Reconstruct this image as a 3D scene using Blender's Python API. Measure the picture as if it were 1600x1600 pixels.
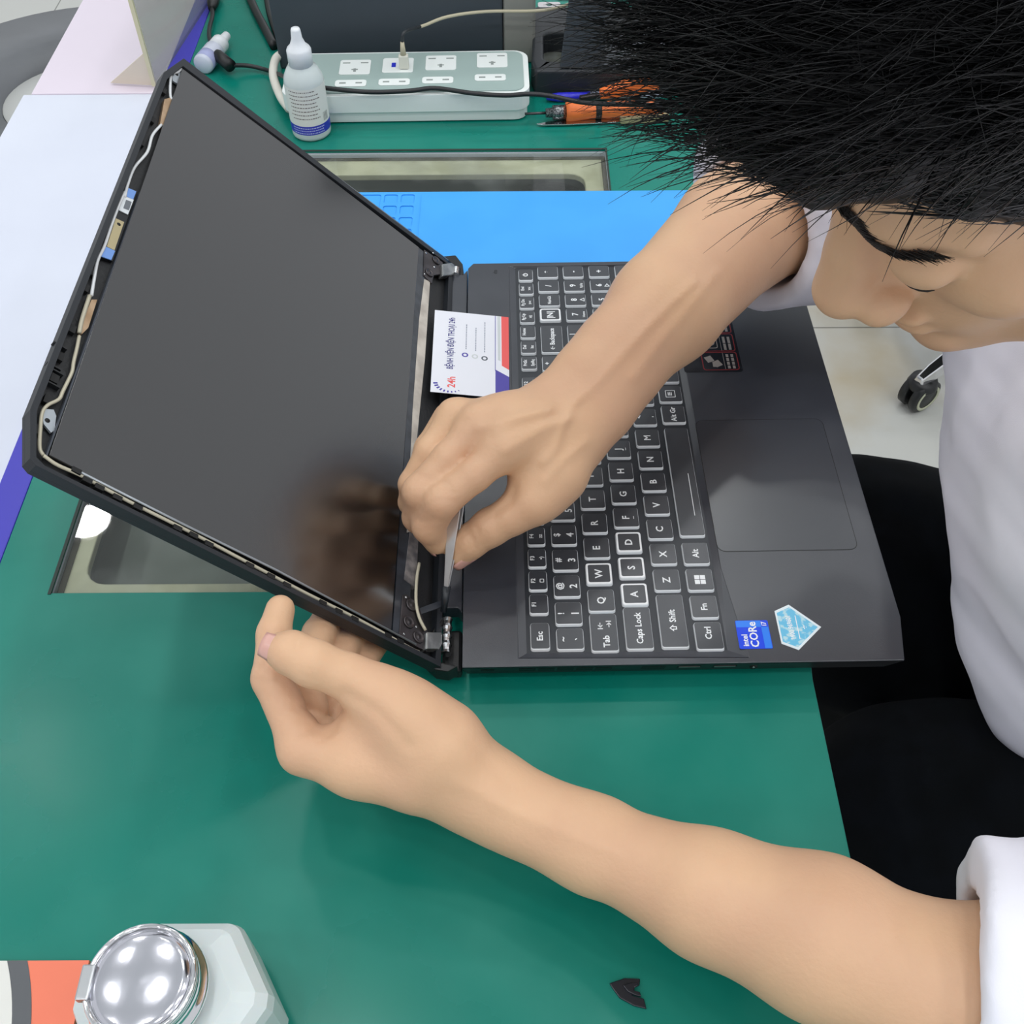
import bpy, bmesh, math, random
import numpy as np
from mathutils import Vector, Matrix
from mathutils.geometry import tessellate_polygon
for o in list(bpy.data.objects): bpy.data.objects.remove(o)
S = bpy.context.scene
COL = S.collection
rnd = random.Random(7)
# ------------------------------------------------------------------ camera
CR = np.array([[0.99998211, -0.0035723, -0.00479732], [-0.00580743, -0.77184446, -0.63578487], [-0.00143157, 0.63580136, -0.7718514]])
CC = np.array([0.0326535, -0.30849651, 0.53118529])
FPX = 1650.0
cam = bpy.data.cameras.new('camera'); camo = bpy.data.objects.new('camera', cam); COL.objects.link(camo)
cam.sensor_width = 36; cam.lens = FPX/1600*36; cam.clip_start = .01
M4 = Matrix([[CR[0][0], -CR[1][0], -CR[2][0], CC[0]], [CR[0][1], -CR[1][1], -CR[2][1], CC[1]], [CR[0][2], -CR[1][2], -CR[2][2], CC[2]], [0, 0, 0, 1]])
camo.matrix_world = M4
S.camera = camo
# ------------------------------------------------------------------ light
S.view_settings.view_transform = 'Standard'; S.view_settings.look = 'None'; S.view_settings.gamma = 1; S.view_settings.exposure = -0.10
w = bpy.data.worlds.new('world'); S.world = w; w.use_nodes = True
bg = w.node_tree.nodes['Background']; bg.inputs[0].default_value = (.93, .96, 1.0, 1); bg.inputs[1].default_value = 0.78
def area(name, loc, size, power, color=(1, 1, 1), aim=None, sy=None):
    l = bpy.data.lights.new(name, 'AREA'); l.energy = power; l.size = size; l.color = color
    if sy: l.shape = 'RECTANGLE'; l.size_y = sy
    o = bpy.data.objects.new(name, l); COL.objects.link(o); o.location = loc
    if aim is not None: o.rotation_euler = (Vector(aim)-Vector(loc)).to_track_quat('-Z', 'Y').to_euler()
    return o
CEIL = 2.05
LAMPS = [(-1.30+.92*i, -1.44+.805*j) for i in range(5) for j in range(5)]
for x, y in LAMPS:
    o_ = area('ceiling_light_source', (x, y, CEIL-.018), .13, 2.75, (.98, .99, 1.0)); o_.data.shape = 'DISK'
# ------------------------------------------------------------------ pixel to place
def Q(u, v, t): return CC + CR.T @ np.array([(u-800)*t/FPX, (v-800)*t/FPX, t])
def P(u, v, z):
    d = CR.T @ np.array([(u-800)/FPX, (v-800)/FPX, 1.]); return CC + d*(z-CC[2])/d[2]
def DEP(X): return float((CR @ (np.array(X)-CC))[2])
# ------------------------------------------------------------------ materials
def lin(h):
    if isinstance(h, str):
        h = h.lstrip('#'); c = [int(h[i:i+2], 16)/255 for i in (0, 2, 4)]
    else: c = h
    return tuple((x/12.92 if x <= .04045 else ((x+.055)/1.055)**2.4) for x in c)+(1,)
MATS = {}
def mat(name, color, rough=.5, metal=0, color2=None, scale=30, detail=4, bump=0, bscale=200, coat=0, trans=0, emit=0, ior=1.5, spec=.5, sss=0, lo=.35, hi=.65, alpha=1, roughvar=0, stretch=None, sheen=0):
    if name in MATS: return MATS[name]
    m = bpy.data.materials.new(name); m.use_nodes = True; nt = m.node_tree; b = nt.nodes['Principled BSDF']
    N = nt.nodes.new; L = nt.links.new
    b.inputs['Base Color'].default_value = lin(color); b.inputs['Roughness'].default_value = rough; b.inputs['Metallic'].default_value = metal
    b.inputs['IOR'].default_value = ior; b.inputs['Specular IOR Level'].default_value = spec
    b.inputs['Coat Weight'].default_value = coat; b.inputs['Coat Roughness'].default_value = .08
    b.inputs['Transmission Weight'].default_value = trans; b.inputs['Alpha'].default_value = alpha
    if sheen: b.inputs['Sheen Weight'].default_value = sheen
    if sss:
        b.inputs['Subsurface Weight'].default_value = sss; b.inputs['Subsurface Radius'].default_value = (.012, .005, .003); b.inputs['Subsurface Scale'].default_value = 1
    if emit:
        b.inputs['Emission Color'].default_value = lin(color); b.inputs['Emission Strength'].default_value = emit
    tc = None
    def coord():
        tcn = N('ShaderNodeTexCoord'); mp = N('ShaderNodeMapping'); L(tcn.outputs['Object'], mp.inputs[0])
        if stretch: mp.inputs['Scale'].default_value = stretch
        return mp
    if color2 is not None or roughvar:
        tc = coord(); n = N('ShaderNodeTexNoise'); n.inputs['Scale'].default_value = scale; n.inputs['Detail'].default_value = detail; L(tc.outputs[0], n.inputs[0])
        if color2 is not None:
            r = N('ShaderNodeValToRGB'); r.color_ramp.elements[0].position = lo; r.color_ramp.elements[1].position = hi
            r.color_ramp.elements[0].color = lin(color); r.color_ramp.elements[1].color = lin(color2)
            r.color_ramp.interpolation = 'EASE'; L(n.outputs[0], r.inputs[0]); L(r.outputs[0], b.inputs['Base Color'])
        if roughvar:
            mr = N('ShaderNodeMapRange'); mr.interpolation_type = 'SMOOTHERSTEP'; mr.inputs[1].default_value = .2; mr.inputs[2].default_value = .8
            mr.inputs[3].default_value = rough-roughvar; mr.inputs[4].default_value = rough+roughvar
            L(n.outputs[0], mr.inputs[0]); L(mr.outputs[0], b.inputs['Roughness'])
    if bump:
        tc = tc or coord(); n2 = N('ShaderNodeTexNoise'); n2.inputs['Scale'].default_value = bscale; n2.inputs['Detail'].default_value = 5; L(tc.outputs[0], n2.inputs[0])
        bp = N('ShaderNodeBump'); bp.inputs['Strength'].default_value = bump; bp.inputs['Distance'].default_value = .001; L(n2.outputs[0], bp.inputs['Height']); L(bp.outputs[0], b.inputs['Normal'])
    MATS[name] = m; return m
black_pl = mat('black plastic', '#15171a', .42, bump=.1, bscale=900)
deck_m = mat('deck plastic', '#2a2e37', .34, color2='#2e323b', scale=25, roughvar=.04, bump=.06, bscale=1500, spec=.95)
deck_edge = mat('deck side', '#15181c', .45)
key_m = mat('key plastic', '#30343b', .36, spec=.9, roughvar=.05, scale=60)
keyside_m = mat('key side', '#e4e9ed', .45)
white_print = mat('white print', '#f2f4f6', .5)
legend_m = mat('legend print', '#f0f3f5', .5)
recess_m = mat('keyboard well', '#2a2e34', .4)
pad_m = mat('touchpad', '#2d3139', .28, spec=.95)
metal = mat('steel', '#c9cbcd', .22, 1)
metal_d = mat('dark steel', '#4b484a', .38, .85, color2='#5c585a', scale=60)
zinc = mat('zinc', '#a9abab', .4, .85, color2='#8d9090', scale=150)
chrome = mat('chrome', '#e6e6e8', .07, 1)
skin = mat('skin', '#d3a888', .47, color2='#dcb38f', scale=14, detail=6, bump=.22, bscale=420, sss=.12, spec=.4)
nail_m = mat('nail', '#dba79a', .25, spec=.5, sss=.1)
hair_m = mat('hair', '#07080b', .42, spec=.6)
brow_m = mat('brow hair', '#1b1512', .5)
shirt_m = mat('white shirt', '#ecebf7', .8, bump=.1, bscale=1200, color2='#f0f0f9', scale=8)
pants_m = mat('dark trousers', '#06090c', .95, spec=.15, color2='#090d12', scale=40, bump=.2, bscale=1500)
green_m = mat('green mat', '#05796a', .3, color2='#258676', scale=7, detail=10, lo=.38, hi=.72, bump=.05, bscale=60, roughvar=.07, spec=.3)  # paler mottling puts the hazy glare on the mat into its colour
matedge_m = mat('mat edge', '#26352f', .6)
purple_m = mat('violet border', '#3d38b8', .35)
desk_m = mat('white laminate', '#d3d8e6', .3, color2='#dadfec', scale=3)
pink_m = mat('pinkish laminate', '#e4d9e6', .25)
blue_m = mat('blue silicone', '#3da4f2', .5, color2='#41a8f6', scale=20, roughvar=.05)
blue_d = mat('blue silicone recess', '#1f86cf', .5)
floor_m = None
glass_m = mat('tinted glass', '#d6e0da', .03, trans=1, ior=1.45, bump=0)
cream = mat('cream frame', '#d6d2b8', .45, color2='#b9b59a', scale=30)
grime = mat('grime seam', '#4f4a3c', .7)
def M(*a): return list(a)
# ------------------------------------------------------------------ mesh helpers
class MB:
    def __init__(s): s.v = []; s.f = []; s.m = []; s.sm = []
    def add(s, vs, fs, mi=0, smooth=False):
        o = len(s.v); s.v += [tuple(map(float, v)) for v in vs]
        for f in fs: s.f.append(tuple(i+o for i in f)); s.m.append(mi); s.sm.append(smooth)
        return s
    def box(s, a, b, mi=0, T=None):
        x0, y0, z0 = a; x1, y1, z1 = b
        vs = [(x0, y0, z0), (x1, y0, z0), (x1, y1, z0), (x0, y1, z0), (x0, y0, z1), (x1, y0, z1), (x1, y1, z1), (x0, y1, z1)]
        if T is not None: vs = [tuple(T @ Vector(v)) for v in vs]
        return s.add(vs, [(0, 3, 2, 1), (4, 5, 6, 7), (0, 1, 5, 4), (1, 2, 6, 5), (2, 3, 7, 6), (3, 0, 4, 7)], mi)
    def prism(s, outer, z0, z1, holes=(), mi=0, side_mi=None, T=None, inset=0, topz=None):
        """outline in xy, filled with holes, extruded z0..z1"""
        loops = [list(outer)]+[list(h) for h in holes]
        tri = tessellate_polygon([[Vector((p[0], p[1], 0)) for p in l] for l in loops])
        flat = [p for l in loops for p in l]; n = len(flat)
        vs = [(p[0], p[1], z0) for p in flat]+[(p[0], p[1], z1) for p in flat]
        if T is not None: vs = [tuple(T @ Vector(v)) for v in vs]
        fs = []
        for t in tri:
            a, b, c = [flat[i] for i in t]
            cr = (b[0]-a[0])*(c[1]-a[1])-(b[1]-a[1])*(c[0]-a[0])
            if abs(cr) < 1e-14: continue
            t = tuple(t) if cr > 0 else tuple(reversed(t))
            fs.append(tuple(i+n for i in t)); fs.append(tuple(reversed(t)))
        s.add(vs, fs, mi)
        base = len(s.v)-2*n; o = 0; sf = []
        for li, l in enumerate(loops):
            k = len(l); ar = sum(l[i][0]*l[(i+1) % k][1]-l[(i+1) % k][0]*l[i][1] for i in range(k))
            for i in range(k):
                a, b = o+i, o+(i+1) % k
                q = (a, b, b+n, a+n)
                if (ar < 0) != (li > 0): q = q[::-1]
                sf.append(tuple(base+j for j in q))
            o += k
        for q in sf: s.f.append(q); s.m.append(mi if side_mi is None else side_mi); s.sm.append(False)
        return s
    def tube(s, pts, r, n=8, mi=0, smooth=True, caps=True, flat=1.0):
        pts = [Vector(p) for p in pts]; R = r if hasattr(r, '__len__') else [r]*len(pts)
        vs = []; fs = []; up = Vector((0, 0, 1)); prev = None
        for i, p in enumerate(pts):
            d = (pts[min(i+1, len(pts)-1)]-pts[max(i-1, 0)]).normalized()
            if prev is None:
                a = d.cross(up)
                if a.length < .1: a = d.cross(Vector((1, 0, 0)))
                a.normalize()
            else:
                a = prev-d*prev.dot(d); a.normalize()
            prev = a; b = d.cross(a)
            for k in range(n):
                t = 2*math.pi*k/n; vs.append(p+(a*math.cos(t)+b*math.sin(t)*flat)*R[i])
        for i in range(len(pts)-1):
            for k in range(n):
                fs.append((i*n+k, i*n+(k+1) % n, (i+1)*n+(k+1) % n, (i+1)*n+k))
        if caps: fs += [tuple(range(n))[::-1], tuple(range((len(pts)-1)*n, len(pts)*n))]
        return s.add(vs, fs, mi, smooth)
    def lathe(s, prof, n=32, mi=0, T=None, smooth=True):
        """prof [(r,z)] round the z axis"""
        vs = []; fs = []
        for r, z in prof:
            for k in range(n):
                t = 2*math.pi*k/n; vs.append((r*math.cos(t), r*math.sin(t), z))
        if T is not None: vs = [tuple(T @ Vector(v)) for v in vs]
        for i in range(len(prof)-1):
            for k in range(n): fs.append((i*n+k, i*n+(k+1) % n, (i+1)*n+(k+1) % n, (i+1)*n+k))
        if prof[0] == prof[-1]: pass
        elif prof[0][0] > 1e-6: fs.append(tuple(range(n))[::-1])
        if prof[0] == prof[-1]: pass
        elif prof[-1][0] > 1e-6: fs.append(tuple(range((len(prof)-1)*n, len(prof)*n)))
        return s.add(vs, fs, mi, smooth)
    def build(s, name, mats, parent=None, bevel=0, seg=2, sharp=40):
        me = bpy.data.meshes.new(name); me.from_pydata(s.v, [], s.f)
        if not isinstance(mats, (list, tuple)): mats = [mats]
        for m in mats: me.materials.append(m)
        for p, mi, sm in zip(me.polygons, s.m, s.sm): p.material_index = mi; p.use_smooth = sm
        me.update(); me.validate()
        o = bpy.data.objects.new(name, me); COL.objects.link(o)
        if parent is not None: o.parent = parent
        if bevel:
            b = o.modifiers.new('bevel', 'BEVEL'); b.width = bevel; b.segments = seg; b.limit_method = 'ANGLE'; b.angle_limit = math.radians(sharp)
        return o
def tag(o, label=None, cat=None, group=None, kind=None):
    for k, v in (('label', label), ('category', cat), ('group', group), ('kind', kind)):
        if v: o[k] = v
    return o
def empty(name, loc=(0, 0, 0), rz=0):
    o = bpy.data.objects.new(name, None); COL.objects.link(o); o.location = loc; o.rotation_euler = (0, 0, rz); o.empty_display_size = .05; return o
def rrect(x0, y0, x1, y1, r, n=4):
    out = []
    for cx, cy, a0 in ((x1-r, y1-r, 0), (x0+r, y1-r, 90), (x0+r, y0+r, 180), (x1-r, y0+r, 270)):
        for i in range(n+1):
            a = math.radians(a0+90*i/n); out.append((cx+r*math.cos(a), cy+r*math.sin(a)))
    return out
def spline(pts, n=6):
    """Catmull-Rom through pts"""
    p = [Vector(q) for q in pts]; p = [p[0]*2-p[1]]+p+[p[-1]*2-p[-2]]; out = []
    for i in range(1, len(p)-2):
        for k in range(n):
            t = k/n; a, b, c, d = p[i-1], p[i], p[i+1], p[i+2]
            out.append(.5*((2*b)+(c-a)*t+(2*a-5*b+4*c-d)*t*t+(3*b-a-3*c+d)*t**3))
    out.append(p[-2]); return out
def text_geo(txt, size, cx, cy, z, th=.00008, rot=math.pi/2, align='CENTER', sx=1.0):
    """flat lettering; rot turns it about z; returns verts, faces"""
    c = bpy.data.curves.new('lettering', 'FONT'); c.body = txt; c.size = size; c.align_x = align; c.align_y = 'CENTER'; c.resolution_u = 2; c.offset = size*.022
    o = bpy.data.objects.new('lettering', c); COL.objects.link(o)
    dg = bpy.context.evaluated_depsgraph_get(); me = bpy.data.meshes.new_from_object(o.evaluated_get(dg))
    co, s_ = math.cos(rot), math.sin(rot)
    vs = [(cx+co*v.co.x*sx-s_*v.co.y, cy+s_*v.co.x*sx+co*v.co.y, z) for v in me.vertices]
    fs = [tuple(p.vertices) for p in me.polygons]
    bpy.data.objects.remove(o); bpy.data.curves.remove(c); bpy.data.meshes.remove(me)
    return vs, fs
# ------------------------------------------------------------------ implicit surfaces
def smin(a, b, k):
    h = np.maximum(k-np.abs(a-b), 0)/k
    return np.minimum(a, b)-h*h*k*.25
def rcone(p, a, b, r1, r2):
    ba = b-a; l2 = ba@ba
    if l2 < 1e-12: return np.linalg.norm(p-a, axis=-1)-max(r1, r2)
    rr = r1-r2; a2 = l2-rr*rr; il2 = 1/l2
    if a2 <= 0: return np.linalg.norm(p-(a if r1 > r2 else b), axis=-1)-max(r1, r2)
    pa = p-a; y = pa@ba; z = y-l2
    x2 = pa*l2-y[..., None]*ba; x2 = np.einsum('...i,...i', x2, x2)
    y2 = y*y*l2; z2 = z*z*l2
    k = np.sign(rr)*rr*rr*x2
    d = (np.sqrt(x2*a2*il2)+y*rr)*il2-r1
    d = np.where(np.sign(z)*a2*z2 > k, np.sqrt(x2+z2)*il2-r2, d)
    d = np.where(np.sign(y)*a2*y2 < k, np.sqrt(x2+y2)*il2-r1, d)
    return d
def ellip(p, c, A, r):
    """A rows are the axes"""
    q = (p-c)@A.T; k0 = np.linalg.norm(q/r, axis=-1); k1 = np.linalg.norm(q/(r*r), axis=-1)+1e-9
    return k0*(k0-1)/k1
I3 = np.eye(3)
class G:
    """a group of primitives blended with k; groups blend with kk"""
    def __init__(s, k=.01, kk=.01): s.k = k; s.kk = kk; s.p = []; s.cut = []
    def chain(s, pts, rs):
        pts = [np.array(p, float) for p in pts]
        for i in range(len(pts)-1): s.p.append(('c', pts[i], pts[i+1], rs[i], rs[i+1]))
        return s
    def ell(s, c, r, A=I3): s.p.append(('e', np.array(c, float), np.array(A, float), np.array(r, float))); return s
    def sub(s, c, r, k=.008, A=I3): s.cut.append((np.array(c, float), np.array(A, float), np.array(r, float), k)); return s
    def bound(s):
        lo = np.full(3, 1e9); hi = -lo
        for q in s.p:
            if q[0] == 'c':
                for c, r in ((q[1], q[3]), (q[2], q[4])): lo = np.minimum(lo, c-r); hi = np.maximum(hi, c+r)
            else: lo = np.minimum(lo, q[1]-q[3].max()); hi = np.maximum(hi, q[1]+q[3].max())
        return lo, hi
    def ev(s, p):
        d = None
        for q in s.p:
            e = rcone(p, q[1], q[2], q[3], q[4]) if q[0] == 'c' else ellip(p, q[1], q[2], q[3])
            d = e if d is None else smin(d, e, s.k)
        for c, A, r, k in s.cut: d = -smin(-d, ellip(p, c, A, r), k)
        return d
def field(groups, post=None):
    bs = [g.bound() for g in groups]
    def f(p, lo=None, hi=None, m=.05):
        d = None
        for g, (a, b) in zip(groups, bs):
            if lo is not None and (np.any(a-m > hi) or np.any(b+m < lo)): continue
            e = g.ev(p); d = e if d is None else smin(d, e, g.kk)
        if d is None: return np.full(p.shape[:-1], .05)
        return post(p, d) if post else d
    lo = np.min([b[0] for b in bs], 0)-.012; hi = np.max([b[1] for b in bs], 0)+.012
    return f, lo, hi
def surface(name, f, lo, hi, h, mats, parent=None, B=20, smooth=2):
    n = np.ceil((hi-lo)/h/B).astype(int)*B; F = np.full(n+1, .05, np.float32)
    for bx in range(0, n[0], B):
        for by in range(0, n[1], B):
            for bz in range(0, n[2], B):
                a = lo+np.array([bx, by, bz])*h; b = a+B*h
                c = f(((a+b)/2)[None, :], a, b)[0]
                if abs(c) > B*h*.87+.016:
                    F[bx:bx+B+1, by:by+B+1, bz:bz+B+1] = np.where(c > 0, .05, -.05); continue
    for bx in range(0, n[0], B):
        for by in range(0, n[1], B):
            for bz in range(0, n[2], B):
                a = lo+np.array([bx, by, bz])*h; b = a+B*h
                c = f(((a+b)/2)[None, :], a, b)[0]
                if abs(c) > B*h*.87+.016: continue
                g = np.stack(np.meshgrid(*[a[i]+np.arange(B+1)*h for i in range(3)], indexing='ij'), -1)
                F[bx:bx+B+1, by:by+B+1, bz:bz+B+1] = f(g, a, b)
    F[0] = F[-1] = .05; F[:, 0] = F[:, -1] = .05; F[:, :, 0] = F[:, :, -1] = .05
    s = F < 0
    c8 = np.zeros(np.array(F.shape)-1, np.uint8)
    for dx in (0, 1):
        for dy in (0, 1):
            for dz in (0, 1): c8 += s[dx:dx+n[0], dy:dy+n[1], dz:dz+n[2]]
    cells = np.argwhere((c8 > 0) & (c8 < 8))
    idx = np.full(c8.shape, -1, np.int32); idx[tuple(cells.T)] = np.arange(len(cells))
    acc = np.zeros((len(cells), 3)); cnt = np.zeros(len(cells))
    cor = [(a, b, c) for a in (0, 1) for b in (0, 1) for c in (0, 1)]
    for u in cor:
        for ax in range(3):
            if u[ax]: continue
            v = list(u); v[ax] = 1
            fu = F[tuple((cells+u).T)]; fv = F[tuple((cells+v).T)]
            m = (fu < 0) != (fv < 0); t = np.where(m, fu/np.where(m, fu-fv, 1), 0)
            pos = np.array(u, float)[None, :].repeat(len(cells), 0); pos[:, ax] = t
            acc += pos*m[:, None]; cnt += m
    V = lo+(cells+acc/cnt[:, None])*h
    faces = []
    for ax in range(3):
        o1, o2 = (ax+1) % 3, (ax+2) % 3
        sl = [slice(1, n[i]) for i in range(3)]; sl[ax] = slice(0, n[ax])
        s0 = s[tuple(sl)]; sl2 = list(sl); sl2[ax] = slice(1, n[ax]+1); s1 = s[tuple(sl2)]
        e = np.argwhere(s0 != s1); base = np.ones(3, int); base[ax] = 0; g = e+base
        d1 = np.zeros(3, int); d1[o1] = 1; d2 = np.zeros(3, int); d2[o2] = 1
        q = np.stack([idx[tuple(g.T)], idx[tuple((g-d1).T)], idx[tuple((g-d1-d2).T)], idx[tuple((g-d2).T)]], 1)
        ins = s0[tuple(e.T)]; q[~ins] = q[~ins][:, ::-1]; faces.append(q)
    Fc = np.concatenate(faces)
    # Laplacian smoothing takes the grid out of the skin
    for it in range(smooth):
        a = np.zeros_like(V); c = np.zeros(len(V))
        for i in range(4):
            np.add.at(a, Fc[:, i], V[Fc[:, (i+1) % 4]]); np.add.at(c, Fc[:, i], 1)
            np.add.at(a, Fc[:, (i+1) % 4], V[Fc[:, i]]); np.add.at(c, Fc[:, (i+1) % 4], 1)
        V = V*.5+.5*a/c[:, None]
    me = bpy.data.meshes.new(name); me.vertices.add(len(V)); me.vertices.foreach_set('co', V.ravel().astype(np.float32))
    me.loops.add(len(Fc)*4); me.loops.foreach_set('vertex_index', Fc.ravel().astype(np.int32))
    me.polygons.add(len(Fc)); me.polygons.foreach_set('loop_start', np.arange(0, len(Fc)*4, 4, dtype=np.int32)); me.polygons.foreach_set('loop_total', np.full(len(Fc), 4, np.int32))
    me.polygons.foreach_set('use_smooth', np.ones(len(Fc), bool)); me.update(calc_edges=True); me.validate()
    for m in (mats if isinstance(mats, (list, tuple)) else [mats]): me.materials.append(m)
    o = bpy.data.objects.new(name, me); COL.objects.link(o)
    if parent is not None: o.parent = parent
    return o
def vnoise(p, sc, seed=0):
    """cheap smooth noise from sines"""
    r = np.random.RandomState(seed); d = 0
    for i in range(4):
        w_ = r.normal(size=3)*sc*(1+.6*i); ph = r.uniform(0, 6.28); d = d+np.sin(p@w_+ph)/(1+i)
    return d*.4
# ================================================================== setting
def floor_mat():
    m = bpy.data.materials.new('floor tile'); m.use_nodes = True; nt = m.node_tree; b = nt.nodes['Principled BSDF']; N = nt.nodes.new; L = nt.links.new
    tc = N('ShaderNodeTexCoord'); br = N('ShaderNodeTexBrick'); mp = N('ShaderNodeMapping'); L(tc.outputs['Object'], mp.inputs[0]); mp.inputs['Location'].default_value = (.35, -.38+.8, 0)
    L(mp.outputs[0], br.inputs[0]); br.offset = 0; br.inputs['Scale'].default_value = 1; br.inputs['Brick Width'].default_value = .8; br.inputs['Row Height'].default_value = .8; br.inputs['Mortar Size'].default_value = .0018; br.inputs['Mortar Smooth'].default_value = .1
    br.inputs['Color1'].default_value = lin('#cfd0ca'); br.inputs['Color2'].default_value = lin('#cbccc6'); br.inputs['Mortar'].default_value = lin('#8f908a')
    n = N('ShaderNodeTexNoise'); n.inputs['Scale'].default_value = 3.2; n.inputs['Detail'].default_value = 8; L(tc.outputs['Object'], n.inputs[0])
    r = N('ShaderNodeValToRGB'); r.color_ramp.elements[0].position = .52; r.color_ramp.elements[1].position = .75; r.color_ramp.elements[0].color = (1, 1, 1, 1); r.color_ramp.elements[1].color = lin('#ead8b8'); L(n.outputs[0], r.inputs[0])
    mx = N('ShaderNodeMix'); mx.data_type = 'RGBA'; mx.blend_type = 'MULTIPLY'; mx.inputs[0].default_value = 1; L(br.outputs[0], mx.inputs[6]); L(r.outputs[0], mx.inputs[7]); L(mx.outputs[2], b.inputs['Base Color'])
    b.inputs['Roughness'].default_value = .22; return m
floor_mt = floor_mat()
f = MB().box((-2.5, -2.2, -.85), (2.8, 3.2, -.75)).build('floor', floor_mt); tag(f, kind='structure')
ceil_m = mat('ceiling paint', '#eceef0', .9)
c = MB().box((-2.5, -2.2, CEIL), (2.8, 3.2, CEIL+.1)).build('ceiling', ceil_m); tag(c, kind='structure')
frame_m = mat('lamp frame', '#e8e8e8', .5)
glow_m = mat('downlight glow', '#ffffff', .5, emit=8)
for x, y in LAMPS:
    dl = empty('downlight', (x, y, CEIL)); tag(dl, 'small round LED downlight in the white ceiling over the workbench', 'ceiling light', 'downlights in the ceiling')
    MB().lathe([(.085, 0), (.085, -.010), (.067, -.016), (.066, -.002)], 24).build('trim_ring', frame_m, dl)
    MB().lathe([(.0, -.0075), (.0655, -.0075), (.0655, -.006)], 24).build('diffuser', glow_m, dl)
# ------------------------------------------------------------------ workbench
bench = empty('workbench', (0, 0, -.75)); tag(bench, 'white laminate workbench under the green cutting mat and laptop', 'desk')
HX0, HX1, HY0, HY1 = -.252, .118, .067, .555
Z = .75
MB().prism([(-.443, -.75), (.2, -.75), (.2, .0), (.257, .662), (-.443, .662)], Z-.03, Z-.0025, holes=[[(HX0, HY0), (HX1, HY0), (HX1, HY1), (HX0, HY1)]]).build('table_top', desk_m, bench, .001)
tray = MB()
tray.prism([(HX0-.008, HY0-.008), (HX1+.008, HY0-.008), (HX1+.008, HY1+.008), (HX0-.008, HY1+.008)], Z-.05, Z-.046)
for a, b_ in (((HX0-.008, HY0-.008), (HX0, HY1+.008)), ((HX1, HY0-.008), (HX1+.008, HY1+.008)), ((HX0, HY0-.008), (HX1, HY0)), ((HX0, HY1), (HX1, HY1+.008))):
    tray.box((a[0], a[1], Z-.046), (b_[0], b_[1], Z-.0302))
tray.build('drawer_tray', mat('tray grey', '#959c97', .6, color2='#6d746f', scale=9, detail=9), bench)
ri = rrect(HX0+.014, HY0+.012, HX1-.02, HY1-.026, .014)
MB().prism([(HX0, HY0), (HX1, HY0), (HX1, HY1), (HX0, HY1)], Z-.014, Z-.008, holes=[ri]).build('inner_frame', cream, bench, .001)
MB().prism([(HX0, HY0), (HX1, HY0), (HX1, HY1), (HX0, HY1)], Z-.0078, Z-.0070, holes=[[(HX0+.004, HY0+.003), (HX1-.004, HY0+.003), (HX1-.004, HY1-.004), (HX0+.004, HY1-.004)]]).build('seal', grime, bench)
gm = bpy.data.materials.new('window glass'); gm.use_nodes = True; nt = gm.node_tree; nt.nodes.clear(); N = nt.nodes.new; L = nt.links.new
out = N('ShaderNodeOutputMaterial'); mx = N('ShaderNodeMixShader'); tr = N('ShaderNodeBsdfTransparent'); gl = N('ShaderNodeBsdfGlossy'); fr = N('ShaderNodeFresnel'); fr.inputs[0].default_value = 1.5
tr.inputs[0].default_value = (.92, .94, .92, 1); gl.inputs['Roughness'].default_value = .02
tc = N('ShaderNodeTexCoord'); nz = N('ShaderNodeTexNoise'); nz.inputs['Scale'].default_value = 22; nz.inputs['Detail'].default_value = 12; L(tc.outputs['Object'], nz.inputs[0])
df = N('ShaderNodeBsdfDiffuse'); df.inputs[0].default_value = (.55, .58, .56, 1); mr = N('ShaderNodeMapRange'); mr.inputs[1].default_value = .5; mr.inputs[2].default_value = .9; mr.inputs[3].default_value = .04; mr.inputs[4].default_value = .22; L(nz.outputs[0], mr.inputs[0])
m2 = N('ShaderNodeMixShader'); L(mr.outputs[0], m2.inputs[0]); L(tr.outputs[0], m2.inputs[1]); L(df.outputs[0], m2.inputs[2])
ge = N('ShaderNodeNewGeometry'); ma = N('ShaderNodeMath'); ma.operation = 'SUBTRACT'; ma.inputs[0].default_value = 1; L(ge.outputs['Backfacing'], ma.inputs[1]); mb_ = N('ShaderNodeMath'); mb_.operation = 'MULTIPLY'; L(ma.outputs[0], mb_.inputs[0]); L(fr.outputs[0], mb_.inputs[1])
L(mb_.outputs[0], mx.inputs[0]); L(m2.outputs[0], mx.inputs[1]); L(gl.outputs[0], mx.inputs[2]); L(mx.outputs[0], out.inputs[0])
MB().box((HX0+.0005, HY0+.0005, Z-.0066), (HX1-.0005, HY1-.0005, Z-.0027)).build('glass_pane', gm, bench)
MB().box((-.42, -.72, Z-.09), (-.40, .64, Z-.0302)).box((.16, -.72, Z-.09), (.18, .64, Z-.0302)).build('apron', desk_m, bench)
for x in (-.40, .14):
    for y in (-.70, .60): MB().box((x, y, 0), (x+.04, y+.04, Z-.0905)).build('leg', mat('leg paint', '#c9ccd4', .4), bench)
b2 = empty('side_table', (0, 0, -.75)); tag(b2, 'pinkish white worktop joined behind the main workbench', 'table')
MB().box((-.436, .6635, Z-.03), (.26, 1.75, Z-.0025)).build('table_top', pink_m, b2, .001)
for x in (-.41, .14):
    for y in (.70, 1.65): MB().box((x, y, 0), (x+.04, y+.04, Z-.0305)).build('leg', MATS['leg paint'], b2)
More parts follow.
